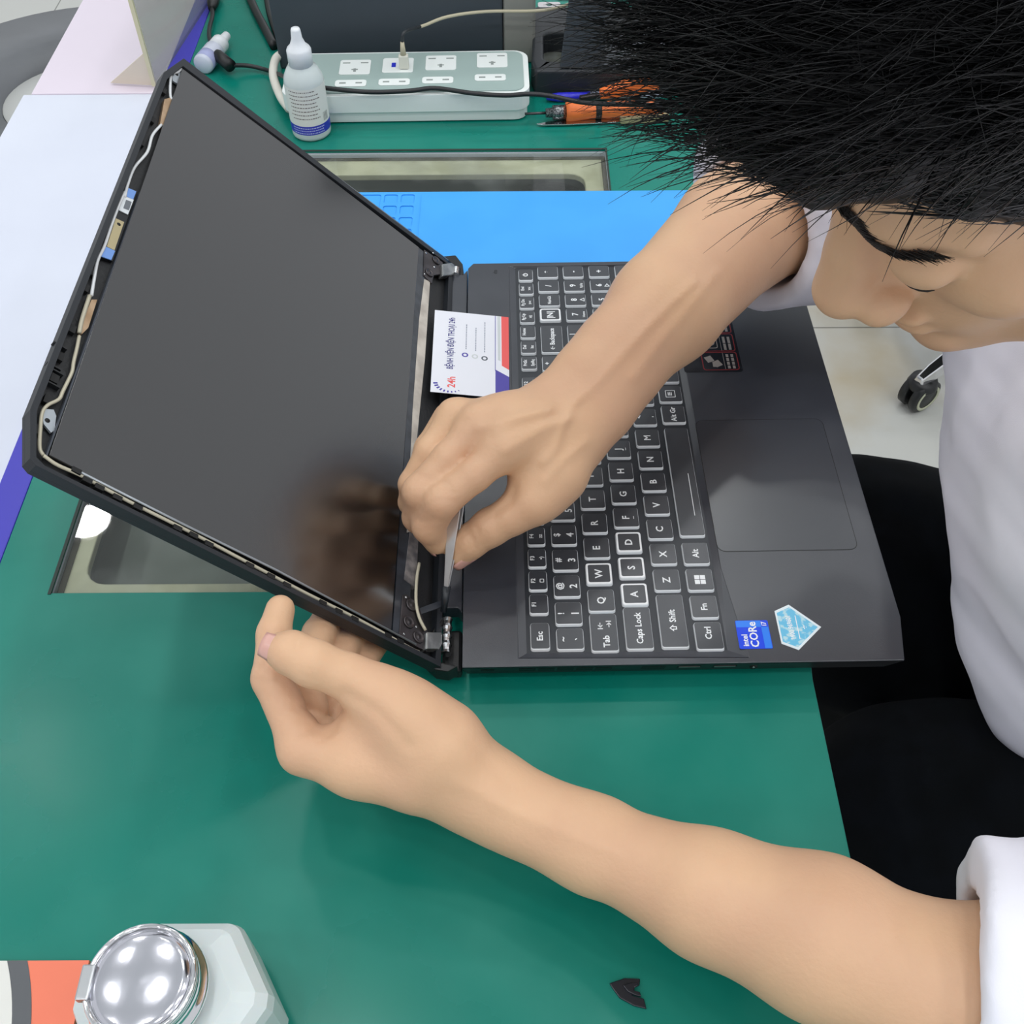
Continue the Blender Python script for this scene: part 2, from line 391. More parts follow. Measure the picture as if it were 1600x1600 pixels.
# things lying in the drawer under the glass
MB().lathe([(0, 0), (.03, 0), (.034, .004), (.034, .012), (.02, .014), (.018, .01), (0, .01)], 32).build('solder_reel', mat('reel black', '#20242a', .5))
o = bpy.data.objects['solder_reel']; o.location = (.068, .522, -.0455); tag(o, 'dark round reel lying in the drawer under the glass', 'reel')
o = MB().box((-.06, -.02, 0), (.05, .024, .01)).build('drawer_box', mat('box dark', '#2c3434', .5), None, .002); o.location = (-.09, .5, -.0455); tag(o, 'dark flat case in the drawer under the glass', 'case')
# ------------------------------------------------------------------ green mat
gmat = MB(); gmat.prism([(-.2905, -.72), (.2045, -.72), (.2045, .003), (.2625, .664), (.27, 1.5), (-.2905, 1.5)], -.0023, 0, holes=[[(HX0, HY0), (HX1, HY0), (HX1, HY1), (HX0, HY1)]])
g = gmat.build('cutting_mat', green_m, None, .0009, 3); tag(g, 'large green rubber work mat with a rectangular glass window cut in it', 'mat')
MB().box((-.311, -.72, -.0023), (-.2906, 1.5, 0)).build('border_strip', purple_m, g, .0008, 2)
e_ = MB(); 
e_.box((HX0-.0016, HY0-.0015, .0001), (HX0+.0004, HY1+.0015, .0006)).box((HX0-.0015, HY1-.0004, .0001), (HX1+.0015, HY1+.0016, .0006)).box((HX1-.0004, HY0, .0001), (HX1+.0012, HY1, .0006))
e_.build('cut_edge', matedge_m, g)
# ================================================================== blue silicone mat
bx0, bx1, by0, by1 = -.118, .198, .074, .487
ZB = .0022
pk = []
rx1 = -.047
for c_ in range(2):
    for r_ in range(9):
        x1 = rx1-.004-.0145*c_; y1 = by1-.0035-.0165*r_
        pk.append(rrect(x1-.0115, y1-.013, x1, y1, .002, 2))
pk.append(rrect(-.112, by1-.05, -.080, by1-.0035, .002, 2))
bm_ = MB(); bm_.prism(rrect(bx0, by0, bx1, by1, .004), .0011, ZB, holes=pk); bm_.prism(rrect(bx0, by0, bx1, by1, .004), .0001, .0011)
bm = bm_.build('silicone_mat', [blue_m], None, .0003, 2); tag(bm, 'bright blue silicone repair mat with a grid of small tray pockets', 'mat')
for h in pk: pass
MB().box((rx1+.0010, by0+.01, ZB), (rx1+.0018, by1-.004, ZB+.0004)).build('ridge', blue_m, bm)
# ================================================================== laptop
H = .0225; ZM = ZB
O3 = P(722, 1043, H); PHI = math.atan(.0133)
LT = empty('laptop', (O3[0], O3[1], 0), PHI)
tag(LT, 'open black laptop with its screen bezel removed, standing on the blue and green mats', 'laptop')
cph, sph = math.cos(PHI), math.sin(PHI)
def toL(X): dx, dy = X[0]-O3[0], X[1]-O3[1]; return (dx*cph+dy*sph, -dx*sph+dy*cph, X[2])
def LP(u, v, z=H): return toL(P(u, v, z))
def lo2(u, v, z=H): return LP(u, v, z)[:2]
W_, D_ = .3615, .2475
outl = [(0, 0), (D_-.0005, 0), (D_+.0045, .029), (D_+.0045, W_-.029), (D_-.0005, W_), (0.004, W_), (0, W_-.006)]
outb = [(0.002, .006), (D_-.006, .006), (D_-.003, .033), (D_-.003, W_-.033), (D_-.006, W_-.006), (.006, W_-.006), (.002, W_-.01)]
RX0, RX1, RY0, RY1 = .0315, .1545, .0055, .3605-.003
KX0, KX1, KY0, KY1 = .0362, .1495, .0092, .3565
body = MB()
rec_o = [(RX0, RY0), (RX1+.006, RY0-.002), (RX1-.001, RY0+.06), (RX1-.001, .238), (RX1-.004, RY1), (RX0, RY1)]
body.prism(outl, H-.0012, H, holes=[rec_o])
k = len(outl)
body.add([(x, y, H-.0012) for x, y in outl]+[(x, y, ZM+.0035) for x, y in outb], [(i, i+k, (i+1) % k+k, (i+1) % k) for i in range(k)]+[tuple(range(k, 2*k))[::-1]], 1)
rec_i = [(KX0, KY0), (KX1, KY0), (KX1, KY0+.06), (KX1, .238), (KX1, KY1), (KX0, KY1)]
body.add([(x, y, H) for x, y in rec_o]+[(x, y, H-.0014) for x, y in rec_i], [(i, i+6, (i+1) % 6+6, (i+1) % 6)[::-1] for i in range(6)], 0)
base = body.build('base', [deck_m, deck_edge], LT, .0004, 2, 25)
MB().box((KX0, KY0, H-.0022), (KX1, KY1, H-.0014)).build('keyboard_tray', recess_m, LT)
for x, y in ((.02, .02), (.02, .33), (.165, .035), (.165, .318)):
    MB().prism(rrect(x, y, x+.03, y+.009, .003), ZM, ZM+.0036).build('rubber_foot', mat('rubber', '#101112', .8), LT)
# touchpad
tl = [lo2(1088, 657), lo2(1285, 655), lo2(1339, 859), lo2(1120, 861)]
tx0 = (tl[0][0]+tl[3][0])/2; tx1 = (tl[1][0]+tl[2][0])/2; ty0 = (tl[2][1]+tl[3][1])/2; ty1 = (tl[0][1]+tl[1][1])/2
MB().prism(rrect(tx0-.0004, ty0-.0004, tx1+.0004, ty1+.0004, .0054), H+.00002, H+.00008, holes=[rrect(tx0, ty0, tx1, ty1, .005)]).build('touchpad_groove', mat('groove', '#090a0b', .5), LT)
MB().prism(rrect(tx0, ty0, tx1, ty1, .005), H+.00001, H+.00014).build('touchpad', pad_m, LT)
# ---- keys: (row x, depth), legends
ROWX = dict(F=.0441, N=.0611, Q=.0806, A=.1004, Z=.1204, B=.1400)
def key(row, y, w_, leg=(), d=.0158, ring=False, bold=False):
    x = ROWX[row]; d = .0112 if row == 'F' else d; z0, z1 = H-.0014, H+.0004; mb = MB(); q = .0009
    x0, x1, y0, y1 = x-d/2, x+d/2, y-w_/2, y+w_/2
    lo_ = rrect(x0, y0, x1, y1, .0017, 3); up = rrect(x0+q*.5, y0+q, x1-q*.5, y1-q*.6, .0014, 3); n = len(lo_)
    mid = [(a*.45+b*.55, c*.45+e*.55) for (a, c), (b, e) in zip(lo_, up)]
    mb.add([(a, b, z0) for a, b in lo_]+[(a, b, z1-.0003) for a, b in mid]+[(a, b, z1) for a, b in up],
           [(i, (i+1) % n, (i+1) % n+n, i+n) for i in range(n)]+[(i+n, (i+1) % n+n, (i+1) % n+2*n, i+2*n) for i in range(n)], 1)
    mb.add([(a, b, z1) for a, b in up], [tuple(range(n))], 0)
    if ring:
        inn = rrect(x0+q*.5+.0010, y0+q+.0010, x1-q*.5-.0010, y1-q*.6-.0010, .0011, 3)
        mb.prism(up, z1, z1+.00006, holes=[inn], mi=3)
    for t in leg:
        txt, fx, fy, sz = t[:4]; sx = t[4] if len(t) > 4 else 1
        vs, fs = text_geo(txt, sz, x+fx, y+fy, z1+.00005, sx=sx); mb.add(vs, fs, 2)
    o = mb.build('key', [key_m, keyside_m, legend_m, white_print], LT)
    return o
s1, s2 = .0062, .0030
key('F', .0195, .0185, [('Esc', 0, 0, .0048)])
fn2 = ['', '\u25a2', '\u2022)', 'zz', '\u25cb', '\u25a1', '\u25a3', '\u2022', '(', ')', '\u2022', 'Scr Lk']
for i in range(12): key('F', .0415+.01675*i, .0145, [('F%d' % (i+1), -.0027, 0, .0036)]+([(fn2[i], .0026, 0, .0034)] if fn2[i] else []))
for t, u, y in (('PrtSc', 'SysRq', .2474), ('Del', 'Ins', .264), ('Home', '', .2804), ('Pg Up', '>II', .297), ('Pg Dn', 'I<<', .3133), ('End', '>>I', .3296)):
    key('F', y, .0143, [(t, -.0027, 0, .0034, .9)]+([(u, .0026, 0, .0033, .85)] if u else []))
ko = key('F', .346, .0143, [('O', 0, 0, .0052), ('I', -.0013, 0, .0034)])
key('N', .0172, .0150, [('~', -.0040, 0, .0055), ('`', .0050, 0, .006)])
for i, (a, b_) in enumerate(zip('!@#$%^&*()_+', '1234567890-=')):
    key('N', .0347+.01925*i, .0162, [(a, -.0042, 0, .0052), (b_, .0040, 0, .0062)]+([('\u20ac', .0040, .0046, .0045)] if b_ == '5' else []))
key('N', .2722, .0300, [('\u2190 Backspace', .0004, 0, .0048, .9)])
NP = [.2990, .3157, .3324, .3492]
key('N', NP[0], .0144, [('|N|', 0, 0, .0064)], ring=True)
for c_, t in zip(NP[1:], ('NumLk', '/', '*')): key('N', c_, .0144, [(t, 0, 0, .0036 if len(t) > 1 else .0062, .85)])
key('Q', .0213, .0262, [('Tab', .0012, -.006, .0052), ('I\u2190', -.0018, .0045, .0042), ('\u2192I', .0032, .0055, .0042)])
for i, a in enumerate('QWERTYUIOP[]'): key('Q', .0434+.0193*i, .0162, [(a, 0, 0, s1)], ring=(a == 'W'))
key('Q', .2770, .0210, [('|', -.004, 0, .006), ('\\', .004, 0, .006)])
for c_, t, u in zip(NP, '789-', ('Home', '\u25b3', 'PgUp', '')): key('Q', c_, .0144, [(t, -.001 if u else 0, 0, s1)]+([(u, .0052, 0, .0026 if len(u) > 1 else .0044)] if u else []))
key('A', .0238, .0292, [('Caps Lock', .0004, 0, .0052, .95)])
for i, a in enumerate("ASDFGHJKL;'"): key('A', .0474+.0193*i, .0162, [(a, 0, 0, s1)]+([('_', .003, 0, .004)] if a in 'FJ' else []), ring=(a in 'ASD'))
key('A', .2716, .0320, [('Enter', 0, 0, .005)])
for c_, t, u in zip(NP, '456+', ('\u25c1', '', '\u25b7', '')): key('A', c_, .0144, [(t, -.001 if u else 0, 0, s1)]+([(u, .0052, 0, .0044)] if u else []))
key('Z', .0285, .0372, [('\u21e7 Shift', .0004, 0, .0052, .95)])
for i, a in enumerate('ZXCVBNM'): key('Z', .0572+.0193*i, .0162, [(a, 0, 0, s1)])
for i, (a, b_) in enumerate(('<,', '>.', '?/')): key('Z', .1923+.0193*i, .0162, [(a, -.0038, 0, .005), (b_, .004, 0, .005)])
key('Z', .2560, .0262, [('\u21e7 Shift', 0, 0, .005)]); key('Z', .2810, .0162, [('\u25b3', 0, 0, .005)])
for c_, t, u in zip(NP[:3], '123', ('End', '\u25bd', 'PgDn')): key('Z', c_, .0144, [(t, -.001, 0, s1), (u, .0052, 0, .0026)])
key('Z', NP[3], .0144, [])
key('B', .0178, .0192, [('Ctrl', 0, .002, .0052)]); key('B', .0377, .0164, [('Fn', 0, 0, .0052)])
kw = key('B', .0571, .0166, [('\u229e', 0, 0, .0001)])
key('B', .0766, .0170, [('Alt', 0, 0, .0052)])
key('B', .1357, .0925, []); key('B', .1945, .0172, [('Alt Gr', 0, 0, .0050)]); key('B', .2140, .0166, [('\u2261', 0, 0, .006)]); key('B', .2345, .0190, [('Ctrl', 0, 0, .0052)])
for y, t in ((.2560, '\u25c1'), (.2740, '\u25bd'), (.2915, '\u25b7')): key('B', y, .0162, [(t, 0, 0, .005)])
for c_, t in zip(NP[1:3], '0.'): key('B', c_+.0005, .0144, [(t, 0, 0, s1)])
# window-pane symbol, space bar line, menu box as print on the keys
pr = MB(); zt = H+.00048
for a in (-1, 1):
    for b_ in (-1, 1):
        cx, cy = ROWX['B']+a*.0017, .0571+b_*.0017; pr.box((cx-.0015, cy-.0015, zt), (cx+.0015, cy+.0015, zt+.00003))
pr.box((ROWX['B']+.0030, .106, zt), (ROWX['B']+.0034, .141, zt+.00003))
mx_, my_ = ROWX['B'], .2140
pr.prism(rrect(mx_-.0034, my_-.0034, mx_+.0034, my_+.0034, .0004), zt, zt+.00003, holes=[rrect(mx_-.0029, my_-.0029, mx_+.0029, my_+.0029, .0003)])
pr.build('key_symbols', legend_m, LT)
# stickers
def quadl(name, pts, m, z0=H+.0001, th=.0001):
    return MB().prism([lo2(*p) for p in pts], z0, z0+th).build(name, m, LT)
a0 = lo2(1148, 970); a1 = lo2(1199, 970); a2 = lo2(1208, 1014)
sx0, sx1, sy0, sy1 = a0[0], (a1[0]+a2[0])/2, a2[1]+.0002, a0[1]
st = MB().prism(rrect(sx0, sy0, sx1, sy1, .0008, 2), H+.00005, H+.00018).build('processor_sticker', [mat('sticker blue', '#1247e8', .35)], LT); st['label'] = 'blue processor sticker'
u = MB(); lw = sx1-sx0; lh = sy1-sy0; z = H+.00019
lb = mat('sticker light blue', '#2b83f6', .35)
u.box((sx0+.0003, sy1-lh*.24, z), (sx0+lw*.77, sy1-.0003, z+.00003)); u.box((sx0+lw*.77, sy0+.0003, z), (sx1-.0003, sy1-lh*.24, z+.00003)); u.build('sticker_block', lb, st)
u = MB(); z = H+.00024
for t, fx, fy, sz in (('intel', .22, .30, .0046), ('CORe', .50, .50, .0066), ('i7', .87, .87, .0040)):
    vs, fs = text_geo(t, sz, sx0+lw*fx, sy0+lh*fy, z); u.add(vs, fs)
u.build('sticker_lettering', white_print, st)
pp = [(1210, 955), (1232, 945), (1283, 980), (1248, 1016), (1221, 1006)]
st = quadl('warranty_sticker', pp, mat('sticker rim', '#e9f4f8', .3)); st['label'] = 'pale blue pentagon sticker with a phone number'
cxp = sum(p[0] for p in pp)/5; cyp = sum(p[1] for p in pp)/5
quadl('sticker_field', [(cxp+(p[0]-cxp)*.88, cyp+(p[1]-cyp)*.88) for p in pp], mat('sticker cyan', '#72c6ea', .25, color2='#bfe4ee', scale=260, lo=.5, hi=.62), H+.00021, .00003).parent = st
u = MB()
la, lb_ = lo2(1241, 1000), lo2(1230, 961); rot = math.atan2(lb_[1]-la[1], lb_[0]-la[0])
vs, fs = text_geo('1900 969601', .0040, (la[0]+lb_[0])/2, (la[1]+lb_[1])/2, H+.00026, rot=rot, sx=.78); u.add(vs, fs)
vs, fs = text_geo('*', .006, *lo2(1261, 980), H+.00026, rot=rot); u.add(vs, fs)
l0, l1 = Vector(lo2(1242, 962)), Vector(lo2(1250, 999)); nn = (l1-l0).normalized(); nn = Vector((-nn.y, nn.x))*.00025
u.add([(*(l0-nn), H+.00026), (*(l0+nn), H+.00026), (*(l1+nn), H+.00026), (*(l1-nn), H+.00026)], [(0, 3, 2, 1)]); u.build('sticker_lettering', white_print, st)
# red feature sticker
rs = [(1065, 545), (1072, 583), (1160, 580), (1138, 490), (1100, 480)]
q0 = lo2(1070, 583); q1 = lo2(1161, 580); RX_0, RX_1, RY_0 = q0[0], q1[0], (q0[1]+q1[1])/2
st = MB().prism(rrect(RX_0, RY_0, RX_1, RY_0+.072, .002, 3), H+.00003, H+.00012).build('feature_sticker', mat('sticker clear', '#161a20', .12, coat=.3), LT); st['label'] = 'clear sticker with red bordered feature boxes'
u = MB(); g_ = MB(); z = H+.00013; redm = mat('sticker red', '#8c2a2e', .3); greym = mat('sticker grey print', '#9a9490', .4)
for i in range(3):
    y0 = RY_0+.0018+i*.0195; xx0 = RX_0+.0135; xx1 = RX_1-.0018
    u.prism(rrect(xx0, y0, xx1, y0+.0188, .002, 2), z, z+.00004, holes=[rrect(xx0+.0007, y0+.0007, xx1-.0007, y0+.0181, .0016, 2)])
    g_.box((xx0+.0155, y0+.001, z), (xx0+.0158, y0+.0178, z+.00004))
    for j in range(2):
        for k2 in range(4 if i == 0 else 2):
            w2 = .0032 if i == 0 else .0066
            g_.box((xx0+.0175+j*.0035, y0+.0015+k2*(w2+.0007), z), (xx0+.0194+j*.0035, y0+.0015+k2*(w2+.0007)+w2, z+.00003))
    cx, cy = xx0+.0082, y0+.0094
    if i == 0:
        for dx, dy, r_ in ((-.0028, .002, .4), (.0024, -.0026, .5)):
            T = Matrix.Translation((cx+dx, cy+dy, 0)) @ Matrix.Rotation(r_, 4, 'Z'); g_.box((-.0026, -.003, z), (.0026, .003, z+.00004), T=T)
        g_.box((cx-.001, cy-.006, z), (cx+.0026, cy-.001, z+.00005))
    else:
        g_.prism(rrect(cx-.0052, cy-.0062, cx+.0052, cy+.0062, .0018, 3), z, z+.00003, holes=[rrect(cx-.0046, cy-.0056, cx+.0046, cy+.0056, .0014, 3)])
        cc = [(cx+.0034*math.cos(t*.524), cy+.0034*math.sin(t*.524)) for t in range(12)]; ci = [(cx+.0019*math.cos(t*.524+.2), cy+.0019*math.sin(t*.524+.2)) for t in range(12)]
        g_.prism(cc, z, z+.00004, holes=[ci])
u.build('sticker_boxes', redm, st); g_.build('sticker_icons', greym, st)
u = MB(); vs, fs = text_geo('dts', .0042, *lo2(774, 425), H+.00006, rot=math.pi/2); u.add(vs, fs); u.build('audio_logo', mat('faint print', '#14161a', .5), LT)
# left side ports
zt, zb = H-.0012, ZM+.0035
def side(x, f, out=.0001):
    """point on the sloped left side, f from top 0 to bottom 1"""
    return (x, .006*f-out, zt+(zb-zt)*f)
def port(name, u0, u1, f0, f1, m, out=.0002, parent=LT):
    xa = LP(u0, 1052, H-.006)[0]; xb = LP(u1, 1052, H-.006)[0]
    a, b_, c_, d = side(xa, f1, out), side(xb, f1, out), side(xb, f0, out), side(xa, f0, out)
    back = [(p[0], p[1]+.001, p[2]) for p in (a, b_, c_, d)]
    return MB().add([a, b_, c_, d]+back, [(0, 1, 2, 3), (4, 7, 6, 5), (0, 4, 5, 1), (1, 5, 6, 2), (2, 6, 7, 3), (3, 7, 4, 0)]).build(name, m, parent)
hole_m = mat('port dark', '#050607', .6)
port('lock_slot', 751, 772, .25, .5, hole_m)
for i in range(5):
    xa = 811+i*30; v_ = port('vent', xa, xa+26, .18, .62, hole_m)
port('network_port', 1004, 1041, .2, .68, hole_m)
for a in (1060, 1116):
    q = port('usb_port', a, a+37, .22, .62, hole_m); port('usb_tongue', a+2, a+35, .25, .38, zinc, .0006, q)
ax = LP(1181, 1052, H-.006)[0]; sp = side(ax, .45, .0003)
T = Matrix.Translation(sp) @ Matrix.Rotation(math.pi/2, 4, 'X')
q = MB().lathe([(.0, 0), (.0022, 0), (.0022, .0004)], 20, T=T).build('audio_jack', hole_m, LT)
MB().lathe([(.0, .0004), (.0007, .0004), (.0007, .0007)], 12, T=T).build('jack_contact', metal, q)
# rear bar between the hinges
hbar = MB(); y0, y1 = LP(700, 952, .018)[1], LP(705, 432, .018)[1]
hbar.prism([(-.0165, y0), (-.003, y0), (-.0005, y0-.004), (-.0005, y1+.006), (-.004, y1), (-.0165, y1)], .009, .0195)
hbar.build('hinge_cover', deck_m, LT, .0006, 2)
for s_, yy in ((1, 0.003), (-1, W_-.003)):
    b0 = MB(); ya, yb = sorted((yy, yy+s_*.028)); b0.box((-.012, ya, .005), (-.0005, yb, .0135)); b0.build('hinge_housing', black_pl, LT, .002, 2)
# ================================================================== lid
LA = .7916; HXL = toL(np.array([0, 0, 0]))[0]*0-.0105; HZ = .0195
ca, sa = math.cos(LA), math.sin(LA)
LM = Matrix(((ca, 0, sa, HXL), (0, 1, 0, 0), (-sa, 0, ca, HZ), (0, 0, 0, 1)))
camL = np.array(toL(CC)); LMi = np.array(LM.inverted())
def LL(u, v, h=0.0):
    """pixel to lid coordinates (x towards hinge, y, h)"""
    w2 = np.array(toL(P(u, v, 0)))
    a = LMi @ np.append(camL, 1); b_ = LMi @ np.append(w2, 1); t = (h-a[2])/(b_[2]-a[2]); q = a+(b_-a)*t
    return (float(q[0]), float(q[1]), h)
def l2(u, v, h=0.): return LL(u, v, h)[:2]
ol = [l2(668, 1032), l2(56, 727), l2(47, 716), l2(47, 640), l2(256, 113), l2(287, 91), l2(668, 384)]
xh = -.002
ol[0] = (xh, ol[0][1]); ol[-1] = (xh, ol[-1][1])
print('LID', [tuple(round(c*1000) for c in p) for p in ol])
lid_m = mat('lid shell', '#1c2026', .5, bump=.08, bscale=1200)
lid_in = mat('lid inside', '#1b1c1e', .5, bump=.3, bscale=400)
cxl = sum(p[0] for p in ol)/7; cyl = sum(p[1] for p in ol)/7
inn = [l2(640, 1012), l2(70, 727), l2(57, 714), l2(58, 642), l2(262, 122), l2(286, 103), l2(668, 398)]
inn[0] = (xh-.004, ol[0][1]+.0035); inn[-1] = (xh-.004, ol[-1][1]-.003)
shell = MB(); shell.prism(ol, -.0078, -.0052); shell.prism(ol, -.0052, 0, holes=[inn])
lid = shell.build('lid', [lid_m], LT, .0008, 2, 50); lid.rotation_euler = (0, LA, 0); lid.location = (HXL, 0, HZ)
lid['label'] = 'open lid shell with its frame taken off'
MB().prism([(inn[0][0], inn[0][1])]+inn[1:], -.0052, -.0050).build('lid_cavity', lid_in, lid)
sp_ = [l2(612, 985, -.0008), l2(77, 711, -.0008), l2(287, 103, -.0008), l2(655, 386, -.0008)]
px0 = (sp_[1][0]+sp_[2][0])/2; px1 = (sp_[0][0]+sp_[3][0])/2; py0 = (sp_[0][1]+sp_[1][1])/2; py1 = (sp_[2][1]+sp_[3][1])/2
print('PANEL', px0, px1, py0, py1, [tuple(round(c*1000) for c in p) for p in sp_])
scr = MB(); scr.prism([sp_[0], sp_[1], sp_[2], sp_[3]][::-1], -.0048, -.0010)
screen = scr.build('screen', [mat('screen polarizer', '#0b0b0d', .2, spec=1.0, ior=1.6, coat=.25)], lid, .0003, 2)
px2 = sp_[0][0]+.0085
MB().prism([(px1, sp_[0][1]+.0005), (px1, sp_[3][1]-.0005), (l2(669, 400)[0], sp_[3][1]-.0005), (l2(640, 1000)[0], sp_[0][1]+.0005)][::-1], -.0048, -.0012).build('driver_strip', mat('driver strip', '#22262d', .35, color2='#343941', scale=90, coat=.3), lid)
MB().box((px0-.0002, sp_[1][1]-.0006, -.0046), (px0+.0006, sp_[2][1], -.0012)).build('panel_edge', mat('panel edge', '#3a3f48', .3), screen)
# thin metal rail along both sides of the panel
for nm, pts in (('side_rail', [LL(124, 737, -.0004), LL(284, 818, -.0004), LL(430, 890, -.0004), LL(650, 1007, -.0004)]), ('side_rail', [LL(292, 100, -.0012), LL(480, 242, -.0012), LL(700, 407, -.0012)])):
    MB().tube(pts, .00065, 6).build(nm, mat('rail grey', '#9da3a8', .35, .5), lid)
cab_w = mat('white cable', '#dfe2e4', .5); cab_c = mat('cream cable', '#bdb7a2', .55); foil = mat('copper foil', '#a98a6a', .35, .5, color2='#c0a384', scale=90)
def cable(pts, r, m, name='antenna_cable', h=-.0025, n=5): return MB().tube(spline([LL(u_, v_, h) for u_, v_ in pts], 5), r, n).build(name, m, lid)
cable([(288, 100), (279, 112), (268, 116), (266, 130), (266, 148), (268, 156)], .0009, cab_w)
cable([(252, 195), (238, 212), (230, 238), (210, 262), (199, 290), (195, 308)], .0009, cab_w)
cable([(195, 300), (182, 330), (172, 358), (163, 385), (153, 406), (148, 430), (143, 462)], .0009, cab_w)
cable([(140, 462), (128, 500), (124, 520)], .0011, cab_c)
cable([(124, 525), (120, 545), (115, 566), (113, 580), (107, 594), (98, 612), (92, 624), (75, 633), (66, 645), (63, 670), (62, 700), (68, 712)], .0009, cab_c)
cable([(68, 712), (90, 727), (130, 745), (200, 783), (300, 833), (400, 886), (480, 928), (560, 968), (640, 1012), (655, 1019)], .0009, cab_c, h=-.0012)
cable([(655, 880), (651, 905), (650, 940), (655, 965), (665, 985)], .0010, cab_c, 'display_cable', h=.001)
def lbox(name, pts, h0, h1, m, par=lid, bev=0):
    q = [l2(u_, v_, h1) for u_, v_ in pts]
    ar = sum(q[i][0]*q[(i+1) % len(q)][1]-q[(i+1) % len(q)][0]*q[i][1] for i in range(len(q)))
    if ar < 0: q = q[::-1]
    return MB().prism(q, h0, h1).build(name, m, par, bev)
lbox('foil_tape', [(257, 155), (268, 152), (266, 175), (256, 198), (250, 194)], -.0048, -.0022, foil)
lbox('foil_tape', [(143, 468), (152, 468), (138, 512), (128, 522), (124, 516)], -.0048, -.0024, foil)
camb = lbox('camera_module', [(196, 293), (214, 299), (176, 408), (157, 402)], -.0048, -.0030, mat('module black', '#111316', .4))
tape = mat('blue tape', '#6f97d8', .5)
lbox('blue_tape', [(197, 292), (213, 299), (208, 312), (193, 306)], -.0029, -.0024, tape, lid)
lbox('blue_tape', [(163, 384), (180, 392), (174, 406), (157, 400)], -.0029, -.0024, tape, lid)
lb1 = lbox('module_label', [(194, 305), (209, 312), (200, 335), (186, 328)], -.0029, -.0024, mat('label white', '#d8dde0', .5), lid)
MB().add(*[[(LL(197+i*3.4-j*2, 312+i*1.3+j*6, -.0023)) for i, j in ((0, 0), (2.6, 0), (2.6, 2.2), (0, 2.2))], [(0, 1, 2, 3)]]).build('label_print', mat('label grey', '#6b7076', .6), lb1)
pc = lbox('camera_board', [(181, 341), (194, 347), (179, 391), (167, 385)], -.0029, -.0022, mat('brass board', '#b9ac86', .4, .4), lid)
MB().lathe([(0, -.0021), (.0011, -.0021), (.0011, -.0024)], 12, T=Matrix.Translation((*l2(186, 350, -.002), 0))).build('camera_lens', hole_m, pc)
brk = mat('bracket tin', '#b5bcc2', .3, .7)
for pts, hole in (([(66, 648), (72, 639), (84, 640), (88, 650), (85, 672), (80, 676), (68, 662)], (74, 657)), ([(269, 120), (276, 111), (283, 113), (282, 124), (276, 130), (270, 126)], (276, 116))):
    bq = lbox('screen_bracket', pts, -.0040, -.0028, brk, lid)
    MB().lathe([(0, -.0026), (.0012, -.0026), (.0012, -.0029)], 12, T=Matrix.Translation((*l2(*hole, -.0028), 0))).build('screw_hole', hole_m, bq)
# clips and ribs of the top rail
for i, (u_, v_) in enumerate([(256, 142), (238, 187), (222, 223), (208, 253), (196, 282), (180, 325), (172, 356), (157, 392), (144, 425), (134, 450), (113, 514), (94, 557), (86, 592), (76, 625), (60, 672)]):
    a = LL(u_, v_, -.003); MB().box((a[0]-.0022, a[1]-.0025, -.005), (a[0]+.0016, a[1]+.0025, -.0025)).build('clip', hole_m, lid)
for u_, v_ in ((82, 572), (86, 580), (80, 600), (92, 540)):
    a = LL(u_, v_, -.003); MB().box((a[0]-.003, a[1]-.0004, -.005), (a[0]+.004, a[1]+.0004, -.0022)).build('rib', black_pl, lid)
for u_, v_ in ((120, 735), (137, 750), (156, 761), (184, 777), (216, 792), (278, 825), (303, 836), (327, 850), (391, 883), (424, 900), (449, 914), (505, 942), (530, 955), (555, 967), (607, 993), (626, 1002)):
    a = LL(u_, v_, 0); MB().box((a[0]-.0022, a[1]-.0013, -.003), (a[0]+.0022, a[1]+.0013, .0002)).build('clip', hole_m, lid)
# white protective tape by the hinge edge, hinge plates
lbox('white_tape', [(663, 436), (672, 440), (664, 560), (650, 700), (645, 830), (636, 832), (645, 640), (655, 500)], -.0046, -.0010, mat('tape dirty white', '#cfc8bd', .6, color2='#b2aaa0', scale=60), lid)
lbox('grey_tape', [(641, 830), (654, 835), (650, 918), (632, 905)], -.0040, -.0006, mat('tape grey', '#5d5a5c', .5, color2='#8a8482', scale=120), lid)
hp1 = lbox('hinge_plate', [(629, 930), (636, 928), (655, 948), (668, 985), (668, 1018), (655, 1012), (624, 994)], -.0030, -.0004, metal_d, lid, .0002)
hp2 = lbox('hinge_plate', [(663, 390), (692, 410), (691, 428), (678, 430), (675, 443), (662, 430)], -.0030, -.0004, metal_d, lid, .0002)
for hp, pts in ((hp1, [(643, 945), (639, 972), (654, 995)]), (hp2, [(682, 407), (671, 426)])):
    for q in pts:
        c3 = l2(*q, 0); mb = MB().lathe([(.0, .0004), (.0008, .0005), (.0009, .0001), (.003, .0003), (.0034, .0008), (.0038, .0003), (.0039, -.0004)], 20, T=Matrix.Translation((c3[0], c3[1], 0)))
        mb.build('screw', metal_d, hp)
for hp, pts in ((hp1, [(635, 933), (632, 990), (651, 979)]), (hp2, [(666, 395), (679, 417), (664, 428), (677, 395)])):
    for q in pts:
        c3 = l2(*q, 0); MB().lathe([(0, .0001), (.0008, .0), (.0009, -.0004)], 10, T=Matrix.Translation((c3[0], c3[1], 0))).build('rivet', metal, hp)
for pts in ([(667, 987), (691, 988), (692, 1005), (687, 1014), (666, 1014)], [(691, 412), (706, 410), (711, 414), (709, 429), (692, 431)]):
    kn = lbox('hinge_knuckle', pts, -.0035, .0018, zinc, lid, .0008)
